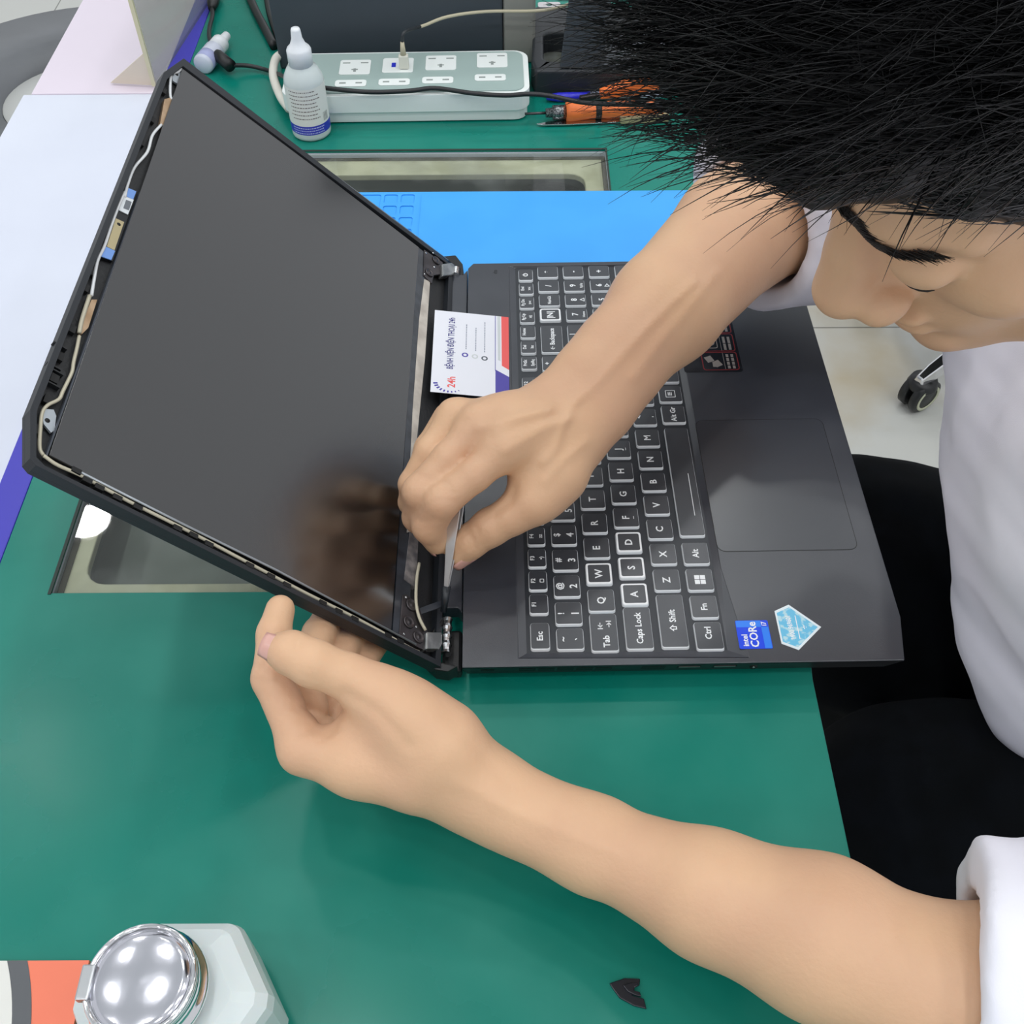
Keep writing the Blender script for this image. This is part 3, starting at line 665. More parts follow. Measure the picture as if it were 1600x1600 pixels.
for (u0, v0), (u1, v1), zz in (((699, 968), (697, 1022), .0195), ((713, 421), (712, 431), .0195)):
    a = Vector(LP(u0, v0, zz)); b_ = Vector(LP(u1, v1, zz)); n_ = 12
    pts = [a.lerp(b_, i/n_) for i in range(n_+1)]; MB().tube(pts, [.0026 if i % 3 else .0032 for i in range(n_+1)], 14, smooth=False).build('hinge_pin', metal, LT)
# dark corner cheeks of the lid by the hinges
for pts, z in (([(664, 1032), (690, 1034), (716, 1040), (700, 1049), (680, 1046)], .02), ([(690, 400), (712, 398), (723, 412), (725, 428), (716, 434), (708, 412)], .018)):
    q = [LP(a, b_, z)[:2] for a, b_ in pts]
    ar = sum(q[i][0]*q[(i+1) % len(q)][1]-q[(i+1) % len(q)][0]*q[i][1] for i in range(len(q)))
    MB().prism(q if ar > 0 else q[::-1], z-.011, z).build('hinge_cheek', black_pl, LT, .001)
# bent black ribbon pulled by the tweezers
rb = []
for (u_, v_), z in zip([(624, 968), (640, 962), (665, 952), (690, 943), (700, 945)], [.034, .033, .031, .029, .028]): rb.append(Vector(LP(u_, v_, z)))
mb = MB(); vs = []
for p in rb: vs += [p+Vector((0, -.0022, 0)), p+Vector((0, .0022, .0002)), p+Vector((0, .0022, -.0004)), p+Vector((0, -.0022, -.0006))]
mb.add(vs, [(i*4+k, (i+1)*4+k, (i+1)*4+(k+1) % 4, i*4+(k+1) % 4) for i in range(4) for k in range(4)]+[(3, 2, 1, 0), (16, 17, 18, 19)]); mb.build('tape_strip', mat('strip dark', '#2b3038', .4), LT)
MB().tube(spline([LP(672, 1000, .02), LP(680, 985, .021), LP(690, 972, .02), LP(688, 958, .012)], 5), .0016, 8).build('wire', hole_m, LT)
MB().tube([LP(673, 865, .006), LP(672.5, 916, .006)], .0005, 6).build('red_wire', mat('red wire', '#b0454f', .5), LT)
# ================================================================== power strip
def toT(o): return lambda X: (o.matrix_basis.inverted() @ Vector(X))
def ptsP(l, z): return [tuple(P(u, v, z)) for u, v in l]
ps = empty('power_strip', (-.178, .5975, 0), .018); tag(ps, 'white eight-outlet power strip with a grey-green top behind the glass window', 'power strip')
psw = mat('strip white', '#e8eeec', .38); psg = mat('strip grey green', '#9eb2ae', .45); slot_m = mat('slot grey', '#8f9794', .6)
L0, D0, HS = .228, .080, .030
MB().prism(rrect(.004, .003, L0-.002, D0-.002, .012), .001, .012).build('lower_shell', psw, ps, .002, 3)
MB().prism(rrect(0, 0, L0, D0, .014, 6), .012, HS-.001).build('upper_shell', psw, ps, .003, 3)
tp = MB().prism(rrect(.004, .004, L0-.005, D0-.004, .010, 6), HS-.001, HS+.0001).build('top_panel', psg, ps)
bpy.context.view_layer.update(); inv = toT(ps)
def sl(o_, x, y, w_, d_, z=HS+.0009): return MB().box((x-w_/2, y-d_/2, z), (x+w_/2, y+d_/2, z+.0002)).build('slot', slot_m, o_)
for i, (u_, v_) in enumerate([(555, 106), (622, 103), (689, 99), (769, 95)]):
    c_ = inv(P(u_, v_, HS)); q = MB().prism(rrect(c_.x-.0145, c_.y-.0135, c_.x+.0145, c_.y+.0135, .0025), HS+.0001, HS+.0009).build('outlet', psw, ps, .0003)
    if i == 1:
        MB().box((c_.x-.006, c_.y-.004, HS+.0009), (c_.x-.002, c_.y+.004, HS+.0012)).build('usb_socket', mat('usb blue', '#2a34c0', .4), q)
        MB().box((c_.x+.003, c_.y-.004, HS+.0009), (c_.x+.007, c_.y+.004, HS+.0012)).build('usb_socket', slot_m, q)
    else:
        for t in (-1, 1): sl(q, c_.x+t*.0085, c_.y+.0075, .007, .0018)
        sl(q, c_.x, c_.y-.006, .0025, .006); sl(q, c_.x, c_.y-.005, .006, .0014, HS+.001)
for u_, v_ in [(548, 131), (616, 129), (684, 126), (766, 122)]:
    c_ = inv(P(u_, v_, HS)); q = MB().prism(rrect(c_.x-.0145, c_.y-.0058, c_.x+.0145, c_.y+.0058, .003), HS+.0001, HS+.0009).build('outlet', psw, ps, .0003)
    for t in (-1, 1): sl(q, c_.x+t*.0075, c_.y, .006, .0022)
pcab = MB().tube(spline([inv(x) for x in (P(452, 170, .012), P(438, 150, .012), P(427, 118, .012), P(431, 92, .012), P(446, 78, .012), (-.20, .76, .006), (-.20, .85, .004))], 8), .0042, 10).build('power_cord', mat('cord white', '#d8d6cc', .5), ps)
# usb cable
uc = empty('usb_cable', P(632, 108, HS)); tag(uc, 'dirty cream USB cable plugged upright into the power strip', 'cable')
b = P(629, 104, HS+.001); bz = Vector(b); o3 = Vector(uc.location)
MB().box((-.0045, -.003, .0012), (.0045, .003, .014)).build('plug', mat('plug ivory', '#dcdcd0', .45), uc, .001)
MB().tube([(0, 0, .0142), (0, .0005, .026)], [.0028, .0018], 10).build('strain_relief', mat('cream pvc', '#bdb69c', .5), uc)
cp = [Vector((0, .0005, .0262)), Vector((.003, .003, .034)), Vector(P(662, 40, .055))-o3, Vector(P(700, 26, .06))-o3, Vector(P(760, 18, .06))-o3, Vector(P(850, 16, .06))-o3, Vector(P(905, 0, .06))-o3, Vector(P(960, -30, .06))-o3]
s_ = spline(cp, 6)
MB().tube(s_[:12], .0016, 8).build('dark_sleeve', mat('sleeve dark', '#2b3034', .5), uc)
MB().tube(s_[11:], .0015, 8).build('wire', MATS['cream pvc'], uc)
# black adapter cable
ck = mat('black cable', '#1b1d20', .42)
bc = empty('adapter_cable', P(345, 95, .008)); tag(bc, 'thin black cable with barrel connector draped across the front of the power strip', 'cable'); o3 = Vector(bc.location)
pl = [P(358, 102, .009), P(390, 103, .006), P(425, 112, .006), P(455, 124, .03), P(490, 134, .034), P(520, 139, .0345), P(580, 144, .0335), P(640, 142, .0335), P(680, 138, .0335), P(740, 146, .034), P(790, 149, .034), P(825, 147, .034), P(860, 150, .031), P(910, 160, .026), P(960, 163, .026), P(1010, 164, .024), P(1060, 168, .016), P(1120, 182, .004), P(1185, 195, .004), P(1260, 210, .004)]
MB().tube(spline([Vector(q)-o3 for q in pl], 6), .0021, 10).build('wire', ck, bc)
MB().tube([Vector(P(338, 82, .012))-o3, Vector(P(341, 87, .012))-o3, Vector(P(360, 103, .010))-o3], [.0035, .006, .0062], 16).build('barrel_connector', mat('connector black', '#16181a', .4), bc)
MB().tube(spline([Vector(P(337, 81, .012))-o3, Vector(P(328, 62, .008))-o3, Vector(P(327, 45, .006))-o3, Vector(P(332, 25, .006))-o3, Vector(P(331, 12, .008))-o3], 6), .0022, 10).build('wire', ck, bc)
MB().tube([Vector(P(331, 13, .008))-o3, Vector(P(333, 2, .008))-o3, Vector(P(337, -14, .008))-o3], [.004, .0065, .0065], 14).build('barrel_connector', MATS['connector black'], bc)
for (pts, r_, lab) in (([(384, -20), (398, 14), (414, 45), (428, 72)], .0045, 'thick black lead running down to the dark case, left of the pair'), ([(415, -20), (420, 15), (428, 42), (437, 66)], .0034, 'thinner black lead beside the dark case, right of the pair')):
    zz = r_ if r_ > .004 else .0042
    o = MB().tube(spline([P(u_, v_, zz) for u_, v_ in pts], 6), r_, 12).build('power_lead', ck); tag(o, lab, 'cable')
# ---- dark case behind the strip
dc = empty('equipment_case', (-.197, .703, 0), .03); tag(dc, 'tall dark slate-grey equipment case standing upright behind the power strip', 'case')
MB().box((0, 0, 0), (.222, .05, .17)).build('housing', mat('slate', '#3c444c', .5, bump=.1, bscale=1500), dc, .002, 3)
MB().box((.2225, .001, 0), (.254, .046, .165)).build('side_panel', mat('warm grey', '#8f908a', .5), dc, .003, 3)
# ---- monitor stand
ms = empty('monitor_stand', (.056, .648, 0), -.01); tag(ms, 'black monitor stand base with open tray and upright arm, right of the power strip', 'monitor stand')
sb = mat('stand black', '#25292e', .45, bump=.1, bscale=1200); sg = mat('stand grey', '#4a4e55', .5)
MB().prism([(0, .0), (.16, .0), (.17, .02), (.17, .13), (.0, .13), (-.004, .02)], .0, .026, holes=[rrect(.008, .018, .062, .075, .008)]).build('base', sb, ms, .003, 3)
MB().prism(rrect(.008, .018, .062, .075, .008), .001, .006).build('tray', mat('tray floor', '#6a6e6c', .7, color2='#55594f', scale=60), ms)
MB().prism([(.034+.03, .004), (.16, .022), (.16, .10), (.055+.02, .06)], .0262, .028).build('tray_lid', sg, ms, .0005)
MB().add([(.022, .002, .0265), (.058, .002, .0265), (.066, .03, .0265), (.030, .03, .0265), (.040, .04, .17), (.076, .04, .17), (.082, .066, .17), (.046, .066, .17)], [(0, 3, 2, 1), (4, 5, 6, 7), (0, 1, 5, 4), (1, 2, 6, 5), (2, 3, 7, 6), (3, 0, 4, 7)]).build('arm', mat('arm slate', '#2e363d', .5), ms, .002, 2)
# ---- white lug plate
o = MB().prism(rrect(-.012, -.006, .012, .006, .003), 0, .002, holes=[[( .004*math.cos(t*.7), .003*math.sin(t*.7)) for t in range(9)]]).build('metal_lug', mat('lug white', '#c9c6c8', .4)); o.location = tuple(P(858, 10, .0)); tag(o, 'small pale lug plate with a hole, behind the monitor stand tray', 'plate')
# ---- pens, screwdriver, knife
def axis_obj(name, a, b_, label, cat):
    e = empty(name, a); d = Vector(b_)-Vector(a); e.rotation_euler = (0, 0, math.atan2(d.y, d.x)); tag(e, label, cat); return e
RY = Matrix.Rotation(math.pi/2, 4, 'Y')
def lx(prof, n=20, z=0, T=None): return MB().lathe([(r_, x_) for x_, r_ in prof], n, T=(Matrix.Translation((0, 0, z)) @ RY if T is None else T))
a = P(853, 156, .0045); b_ = P(1042, 150, .0045); e = axis_obj('pen', (a[0], a[1]+.004, .0046), (b_[0], b_[1]+.004, .0046), 'blue and clear ballpoint pen lying against the monitor stand', 'pen')
lx([(0, .0), (.001, .0025), (.012, .0042), (.042, .0042)]).build('pen_cap', mat('pen blue', '#2b2cc4', .3), e)
lx([(.0422, .0038), (.11, .0038), (.112, .002), (.112, 0)]).build('barrel', mat('pen clear', '#b9c0d6', .25), e)
a = P(820, 178, .009); b_ = P(1034, 168, .009); e = axis_obj('screwdriver', a, b_, 'orange and black precision screwdriver with a knurled steel collar', 'screwdriver')
org = mat('orange grip', '#f07a3a', .45); gz = mat('knurled steel', '#9b9ea0', .3, .9, color2='#4c4e50', scale=900, lo=.45, hi=.55)
lx([(0, 0), (0, .0012), (.02, .0013), (.02, 0)]).build('shaft', metal_d, e)
lx([(.0195, .0), (.0195, .004), (.026, .0045), (.026, .0065), (.0385, .0065), (.0385, 0)]).build('collar', gz, e)
lx([(.0385, 0), (.0385, .0086), (.045, .0088), (.062, .0068), (.070, .0066), (.078, .0078), (.10, .0080), (.118, .0072), (.129, .0074), (.130, 0)], 24).build('grip', org, e)
lx([(.066, .0070), (.0715, .0070)], 24).build('grip_ring', mat('grip black', '#1b1c1e', .5), e)
for t in (0, 1, 2):
    MB().tube(spline([(.078, .0045-t*.004, .0075), (.09, .0058-t*.004, .0076), (.105, .0045-t*.003, .0076), (.12, .006-t*.004, .006)], 4), .0006, 5).build('grip_stripe', MATS['grip black'], e)
o = MB().lathe([(0, 0), (.0052, 0), (.0055, .001), (.0055, .0065), (.0048, .0072), (0, .0072)], 24).build('screw_cap', mat('cap steel', '#bfc2c4', .25, .9)); q = P(876, 184, 0); o.location = (q[0], q[1]-.002, 0.0002); tag(o, 'small round steel cap standing in front of the screwdriver collar', 'cap')
e = axis_obj('wire_cutters', P(938, 166, .006), P(1034, 150, .006), 'orange handled cutters lying behind the screwdriver', 'cutters'); e.location.y += .0135
MB().add(*[[(x, y, z) for x in (0, .03, .058) for y, z in (((-.003, .0005), (.003, .0005), (.003, .009), (-.003, .009)) if x == 0 else ((-.006, .0005), (.006, .0005), (.006, .013), (-.006, .013)))], [(0, 1, 5, 4), (1, 2, 6, 5), (2, 3, 7, 6), (3, 0, 4, 7), (4, 5, 9, 8), (5, 6, 10, 9), (6, 7, 11, 10), (7, 4, 8, 11), (3, 2, 1, 0), (8, 9, 10, 11)]]).build('handle', org, e, .001, 2)
MB().box((-.02, -.0025, .001), (-.0005, .0025, .006)).build('jaw', metal_d, e, .001)
e = axis_obj('scalpel', P(838, 196, .001), P(1042, 186, .001), 'flat steel scalpel with a taped cream handle lying on the mat edge', 'scalpel')
MB().prism([(0, 0), (.006, -.0022), (.03, -.0036), (.078, -.0036), (.078, .0036), (.03, .0036), (.012, .0032)], .0004, .0016).build('blade', metal, e, .0002)
MB().prism(rrect(.0782, -.0052, .124, .0052, .002), .0003, .0058).build('handle', mat('masking tape', '#b5ab84', .6, color2='#9c9270', scale=120), e, .0015, 2)
# ---- dropper bottle
bb = P(488, 207, 0); db = empty('dropper_bottle', bb); tag(db, 'small translucent dropper bottle with blue banded label in front of the power strip', 'bottle')
pb = mat('bottle plastic', '#dbe5e4', .25, trans=.15, ior=1.3)
MB().lathe([(0, 0), (.0155, 0), (.0175, .002), (.0178, .004), (.0178, .052), (.0170, .056), (.0135, .063), (.0092, .067), (.0092, .068)], 40).build('bottle_body', pb, db)
MB().lathe([(.0096, .0665), (.0108, .0665), (.0108, .0790), (.0098, .0810), (.0068, .084), (.0048, .089), (.0042, .096), (.0036, .0978), (.0, .098)], 32).build('cap', mat('cap white', '#e6eaee', .35), db)
lbm = MB(); n_ = 28; a0_, a1_ = math.radians(-185), math.radians(30)
def curved(mb, z0, z1, r_, aa, ab, mi=0, n_=24):
    vs = []
    for i in range(n_+1):
        t = aa+(ab-aa)*i/n_; vs += [(r_*math.cos(t), r_*math.sin(t), z0), (r_*math.cos(t), r_*math.sin(t), z1)]
    mb.add(vs, [(2*i, 2*i+2, 2*i+3, 2*i+1) for i in range(n_)], mi, True)
curved(lbm, .016, .051, .01795, a0_, a1_); lb = lbm.build('label', mat('bottle label', '#dfe2de', .5), db)
m_ = MB(); curved(m_, .0075, .0160, .01797, a0_, a1_); bl = m_.build('label_band', mat('band blue', '#3037b4', .4), db)
m_ = MB()
for r_ in range(8):
    z_ = .048-.0036*r_; t = -2.35+rnd.random()*.1
    while t < -.95+.1*(r_ % 3):
        w_ = .04+rnd.random()*.10; curved(m_, z_, z_+.0009, .01802, t, t+w_, 0, 3); t += w_+.035
m_.build('label_text', mat('small print', '#77706e', .6), lb)
m_ = MB()
for r_ in range(3):
    t = -2.4
    while t < -.7:
        w_ = .04+rnd.random()*.08; curved(m_, .0135-.0024*r_, .0144-.0024*r_, .01802, t, t+w_, 0, 3); t += w_+.03
m_.build('band_text', mat('band print', '#b9bfe8', .6), bl)
m_ = MB()
for i in range(7): curved(m_, .018, .026, .01802, -.62+i*.055, -.62+i*.055+.012+.014*(i % 2), 0, 2)
m_.build('barcode', mat('barcode grey', '#6a6a6a', .6), lb)
# ---- small tube lying by the violet border
a = P(316, 102, .010); b_ = P(352, 58, .010); e = axis_obj('eye_drop_tube', a, b_, 'little white squeeze tube with a blue label lying on the violet mat border', 'tube')
lx([(0, 0), (0, .008), (.002, .0098), (.030, .0098), (.034, .007)], 24).build('tube_body', mat('tube body', '#cfd4e4', .3), e)
lx([(.004, .0100), (.016, .0100)], 24).build('label', mat('tube label', '#aab0da', .4), e)
m_ = lx([(.0345, .0), (.0345, .0088), (.046, .0088), (.048, .006), (.052, .005), (.062, .0042), (.063, 0)], 24); m_.build('cap', MATS['cap white'], e)
# ---- clear acrylic divider
ac = bpy.data.materials.new('acrylic'); ac.use_nodes = True; nt = ac.node_tree; nt.nodes.clear(); N = nt.nodes.new; L = nt.links.new
out = N('ShaderNodeOutputMaterial'); mx = N('ShaderNodeMixShader'); tr = N('ShaderNodeBsdfTransparent'); df = N('ShaderNodeBsdfPrincipled'); tr.inputs[0].default_value = (.88, .9, .86, 1); df.inputs['Base Color'].default_value = (.38, .40, .37, 1); df.inputs['Roughness'].default_value = .1
mx.inputs[0].default_value = .42; L(tr.outputs[0], mx.inputs[1]); L(df.outputs[0], mx.inputs[2]); L(mx.outputs[0], out.inputs[0])
e = empty('acrylic_divider', (-.3165, .672, 0), -.12); tag(e, 'upright clear acrylic divider with a cream edge at the back of the white bench', 'divider')
MB().box((-.0015, 0.002, 0), (.0015, .5, .15)).build('sheet', ac, e)
MB().box((-.002, -.001, 0), (.002, .0018, .15)).build('edge', mat('cream edge', '#d6cfae', .4), e)
MB().add([(-.045, .001, 0), (-.0025, .001, 0), (-.0025, .001, .032), (-.045, .004, 0), (-.0025, .004, 0), (-.0025, .004, .032)], [(0, 1, 2), (5, 4, 3), (0, 3, 4, 1), (1, 4, 5, 2), (2, 5, 3, 0)]).build('foot', mat('foot beige', '#dccfbe', .4), e)
# ---- solvent dispenser bottle (bottom left)
jc = P(217, 1530, .078); jb = empty('solvent_dispenser', (jc[0], jc[1], .0032)); tag(jb, 'white plastic dispenser bottle with a shiny hinged metal cap, bottom left corner', 'bottle')
jm = mat('jar plastic', '#cfd8d8', .3, sss=.2)
def oc(hx, hy, cx_, cy_): return [(hx, -hy+cy_), (hx, hy-cy_), (hx-cx_, hy), (-hx+cx_, hy), (-hx, hy-cy_), (-hx, -hy+cy_), (-hx+cx_, -hy), (hx-cx_, -hy)]
p0 = oc(.043, .034, .019, .031); mb = MB(); lv = [(.0, 1.0), (.040, 1.0), (.046, .96), (.050, .85), (.053, .62)]
vs = [(x*k_, y*k_, z_) for z_, k_ in lv for x, y in p0]; mb.add(vs, [tuple(range(8))[::-1], tuple(range(32, 40))]+[(i*8+k_, i*8+(k_+1) % 8, (i+1)*8+(k_+1) % 8, (i+1)*8+k_) for i in range(4) for k_ in range(8)], 0, False)
jo = mb.build('bottle_body', jm, jb, .004, 4); jo.location = (.006, -.001, 0)
MB().lathe([(.018, .0535), (.018, .058), (.0245, .059), (.0252, .0605), (.0245, .062), (.0225, .063), (.0225, .0695), (.0230, .0705), (.0232, .0722), (.0226, .0728), (.0, .0728)], 48).build('cap_collar', chrome, jb)
MB().lathe([(0.0, .0756), (.006, .0755), (.012, .0750), (.017, .0742), (.0200, .0734), (.0203, .0728)], 64).build('flip_lid', mat('brushed chrome', '#dcdce4', .14, 1, bump=.12, bscale=90), jb)
MB().tube([(.0219*math.cos(t*.1309), .0219*math.sin(t*.1309), .0730) for t in range(49)], .0011, 8, caps=False).build('rim', chrome, jb)
MB().box((-.0245, -.008, .0705), (-.0190, .006, .0752)).build('hinge_tab', metal, jb, .0008)
# ---- brochure under it
br = empty('brochure', (-.30, -.33, 0)); tag(br, 'orange, grey and white printed card lying under the dispenser bottle', 'card')
MB().box((0, 0, 0.0001), (.127, .179, .0022)).build('sheet', mat('brochure orange', '#ee7b5c', .4), br)
def disc(r_, zz, m, name):
    cx, cy = -.0185, .1227; q = []
    for i in range(49):
        t = -math.pi/2+(math.asin((.1789-cy)/r_)+math.pi/2)*i/48; q.append((cx+r_*math.cos(t), cy+r_*math.sin(t)))
    q = [(max(0, min(.127, x)), max(0, min(.1789, y))) for x, y in q]
    q = [(0, 0)]+q+[(0, .1789)]; q = [q[0]]+[k_ for k_ in q[1:-1] if k_[0] > 1e-4]+[q[-1]]; r2 = [q[0]]
    for k_ in q[1:]:
        if (Vector(k_)-Vector(r2[-1])).length > 1e-5: r2.append(k_)
    return MB().prism(r2, zz, zz+.00012).build(name, m, br)
disc(.1287, .0023, mat('brochure grey', '#55585c', .4), 'grey_ring'); disc(.120, .00245, mat('brochure white', '#dcdcd6', .4), 'white_circle')
# ---- torn black scrap
sc_ = P(980, 1552, .0); e = MB()
k_ = [P(u_, v_, .0008) for u_, v_ in ((952, 1537), (975, 1529), (1000, 1530), (999, 1540), (989, 1545), (988, 1556), (1006, 1561), (1010, 1577), (990, 1572), (968, 1560), (957, 1545))]
q = [(p[0]-sc_[0], p[1]-sc_[1]) for p in k_][::-1]
e.prism(q, .0003, .0016); e.prism([(a_*.5+.002, b2_*.45+.001) for a_, b2_ in q], .0016, .0032)
o = e.build('plastic_scrap', mat('scrap black', '#1c1c26', .28), None, .0004, 2); o.location = (sc_[0], sc_[1], 0); tag(o, 'torn scrap of black plastic tape on the green mat near the front edge', 'scrap')
# ---- business card
cz = [(679, 482, .0315), (795, 501, .0240), (795, 626, .0240), (673, 612, .0315)]
cw = [Vector(P(*c_)) for c_ in cz]; cc_ = sum(cw, Vector())/4
ey = ((cw[0]-cw[3])+(cw[1]-cw[2])).normalized(); ex = (cw[1]-cw[0])+(cw[2]-cw[3]); ex = (ex-ey*ex.dot(ey)).normalized(); ez = ex.cross(ey)
CM = Matrix(((ex.x, ey.x, ez.x, cc_.x), (ex.y, ey.y, ez.y, cc_.y), (ex.z, ey.z, ez.z, cc_.z+.0006), (0, 0, 0, 1))); CI = CM.inverted()
bcd = empty('business_card'); bcd.matrix_world = CM; tag(bcd, 'white business card with red and violet edge resting on the laptop hinge', 'business card')
c4 = [(CI @ v_)[:2] for v_ in cw]; print('CARD', c4)
cx0 = (c4[0][0]+c4[3][0])/2; cx1 = (c4[1][0]+c4[2][0])/2; cy0 = (c4[2][1]+c4[3][1])/2; cy1 = (c4[0][1]+c4[1][1])/2
MB().box((cx0, cy0, 0), (cx1, cy1, .0003)).build('card_sheet', mat('card white', '#e4e6ee', .45), bcd)
CWd, CHt = cx1-cx0, cy1-cy0
def cu(u_, v_):
    """pixel on the card -> card coordinates"""
    d_ = CR.T @ np.array([(u_-800)/FPX, (v_-800)/FPX, 1.]); n_ = np.array(ez); t = n_ @ (np.array(CM.translation)-CC)/(n_ @ d_); return (CI @ Vector(CC+d_*t))[:2]
def cpoly(name, pts, m, z=.00032):
    q = [cu(*p) for p in pts]; q = [(min(max(x, cx0+1e-5), cx1-1e-5), min(max(y, cy0+1e-5), cy1-1e-5)) for x, y in q]
    ar = sum(q[i][0]*q[(i+1) % len(q)][1]-q[(i+1) % len(q)][0]*q[i][1] for i in range(len(q)))
    return MB().prism(q if ar > 0 else q[::-1], z, z+.00003).build(name, m, bcd)
vio = mat('card violet', '#4a41a0', .45); redc = mat('card red', '#e85a58', .45)
cpoly('violet_block', [(774, 578), (799, 590), (799, 640), (774, 640)], vio); cpoly('red_block', [(783, 480), (799, 480), (799, 579), (784, 572)], redc)
cpoly('grey_stripe', [(777, 480), (782, 480), (782, 565), (778, 563)], mat('card grey', '#c9cfd0', .5)); cpoly('thin_line', [(773.4, 480), (774.4, 480), (774.4, 580), (773.4, 580)], vio)
m_ = MB(); a = cu(703, 577); b_ = cu(707, 497); rot = math.atan2(b_[1]-a[1], b_[0]-a[0]); ln = math.hypot(b_[0]-a[0], b_[1]-a[1])
vs, fs = text_geo('B\u1ec6NH VI\u1ec6N \u0110I\u1ec6N THO\u1ea0I 24h', .0062, (a[0]+b_[0])/2, (a[1]+b_[1])/2, .00036, rot=rot); 
ext = max(math.hypot(v_[0]-(a[0]+b_[0])/2, v_[1]-(a[1]+b_[1])/2) for v_ in vs)*2; vs, fs = text_geo('B\u1ec6NH VI\u1ec6N \u0110I\u1ec6N THO\u1ea0I 24h', .0062, (a[0]+b_[0])/2, (a[1]+b_[1])/2, .00036, rot=rot, sx=ln/ext); m_.add(vs, fs); m_.build('title', mat('title violet', '#3c3a80', .5), bcd)
m_ = MB()
for (u0, v0, u1, v1) in ((728, 546, 729, 508), (743, 549, 744, 511), (757, 551, 759, 505)):
    a = cu(u0, v0); b_ = cu(u1, v1); t = 0; ln = abs(b_[1]-a[1])
    while t < ln-.001:
        w_ = .0006+rnd.random()*.0014; m_.box((a[0]-.0003, a[1]+t, .00032), (a[0]+.0004, a[1]+t+w_, .00034)); t += w_+.0005
m_.build('contact_lines', mat('card small print', '#8d92a2', .5), bcd)
for (u_, v_), m in (((726.5, 555), vio), ((742, 557.5), MATS['card grey']), ((757, 560.5), mat('icon dark', '#4c5460', .5))):
    a = cu(u_, v_); q = [(a[0]+.0023*math.cos(t*.35), a[1]+.0023*math.sin(t*.35)) for t in range(18)]; h_ = [(a[0]+.0013*math.cos(t*.7), a[1]+.0013*math.sin(t*.7)) for t in range(9)]
    MB().prism(q, .00032, .00035, holes=[h_]).build('icon', m, bcd)
m_ = MB(); a = cu(703, 599); rr_ = .0100
for i in range(9):
    t = math.radians(188+i*15); w_ = .0013*(1-.07*i); T = Matrix.Translation((a[0]+rr_*math.cos(t), a[1]+rr_*.85*math.sin(t), 0)) @ Matrix.Rotation(t, 4, 'Z'); m_.box((-.0015*(1-.08*i), -w_*.6, .00032), (.0015*(1-.08*i), w_*.6, .00035), T=T)
m_.build('logo_arc', vio, bcd)
m_ = MB(); vs, fs = text_geo('24h', .0074, a[0]+.0012, a[1]+.0012, .00036, rot=math.pi/2); m_.add(vs, fs); m_.build('logo_number', redc, bcd)
# ---- tweezers
tip = Vector(P(694, 948, .030)); back = Vector(P(712, 800, .070)); d_ = (back-tip).normalized(); tw = empty('tweezers', tip); tag(tw, 'steel tweezers held in the right hand, gripping the black tape strip at the hinge', 'tweezers')
zax = d_; xax = Vector((1, 0, 0)); xax = (xax-zax*xax.dot(zax)).normalized(); yax = zax.cross(xax); tw.rotation_euler = Matrix((xax, yax, zax)).transposed().to_euler()
for s_ in (-1, 1):
    sec = [(0, .0008, .0002), (.012, .0013, .0006), (.035, .0028, .0016), (.055, .0038, .0022), (.075, .0038, .0020), (.095, .0030, .0008)]
    vs = []
    for z_, hw, off in sec: vs += [(s_*off-.0006*0-.0005, -hw, z_), (s_*off+.0005, -hw, z_), (s_*off+.0005, hw, z_), (s_*off-.0005, hw, z_)]
    q = Matrix.Rotation(math.pi/2*.75, 4, 'Z'); vs = [tuple(q @ Vector(v_)) for v_ in vs]
    n_ = len(sec); MB().add(vs, [(i*4+k_, i*4+(k_+1) % 4, (i+1)*4+(k_+1) % 4, (i+1)*4+k_) for i in range(n_-1) for k_ in range(4)]+[(3, 2, 1, 0), tuple(range(n_*4-4, n_*4))], 0).build('arm', mat('tweezer steel', '#d5d7d9', .28, .75), tw, .0003)
MB().tube([(0, 0, -.003), (0, 0, .012)], [.0018, .0026], 10).build('tip_sleeve', mat('tip sleeve', '#20262c', .35), tw)
# ---- swivel chair beyond the bench: only a leg and caster show
ch = empty('swivel_chair', (.90, 1.115, -.75)); tag(ch, 'chrome swivel chair base with a black caster on the tiled floor behind the man', 'chair')
def caster(par, x, y, rot, side=0):
    e_ = MB(); T = Matrix.Translation((x, y, .032)) @ Matrix.Rotation(rot, 4, 'Z') @ Matrix.Rotation(math.pi/2, 4, 'X')
    for k_ in (-1, 1): e_.lathe([(0, k_*.012-.008), (.026, k_*.012-.008), (.031, k_*.012-.005), (.031, k_*.012+.005), (.026, k_*.012+.008), (0, k_*.012+.008)], 28, T=T)
    w1 = e_.build('caster', mat('caster black', '#191b1c', .4), par)
    MB().lathe([(.0195, .0202), (.0245, .0202), (.0245, .0212), (.0195, .0212), (.0195, .0202)], 28, T=T).build('wheel_ring', mat('ring pale', '#bfc2a8', .45), w1)
    MB().lathe([(0, 0), (.024, 0), (.026, .004), (.022, .016), (0, .018)], 20, T=Matrix.Translation((x, y, .046))).build('caster_hood', MATS['caster black'], w1)
cst = P(1437, 610, -.715); vx, vy = cst[0]-.90, cst[1]-1.115; rr_ = math.hypot(vx, vy); a0_ = math.atan2(vy, vx)
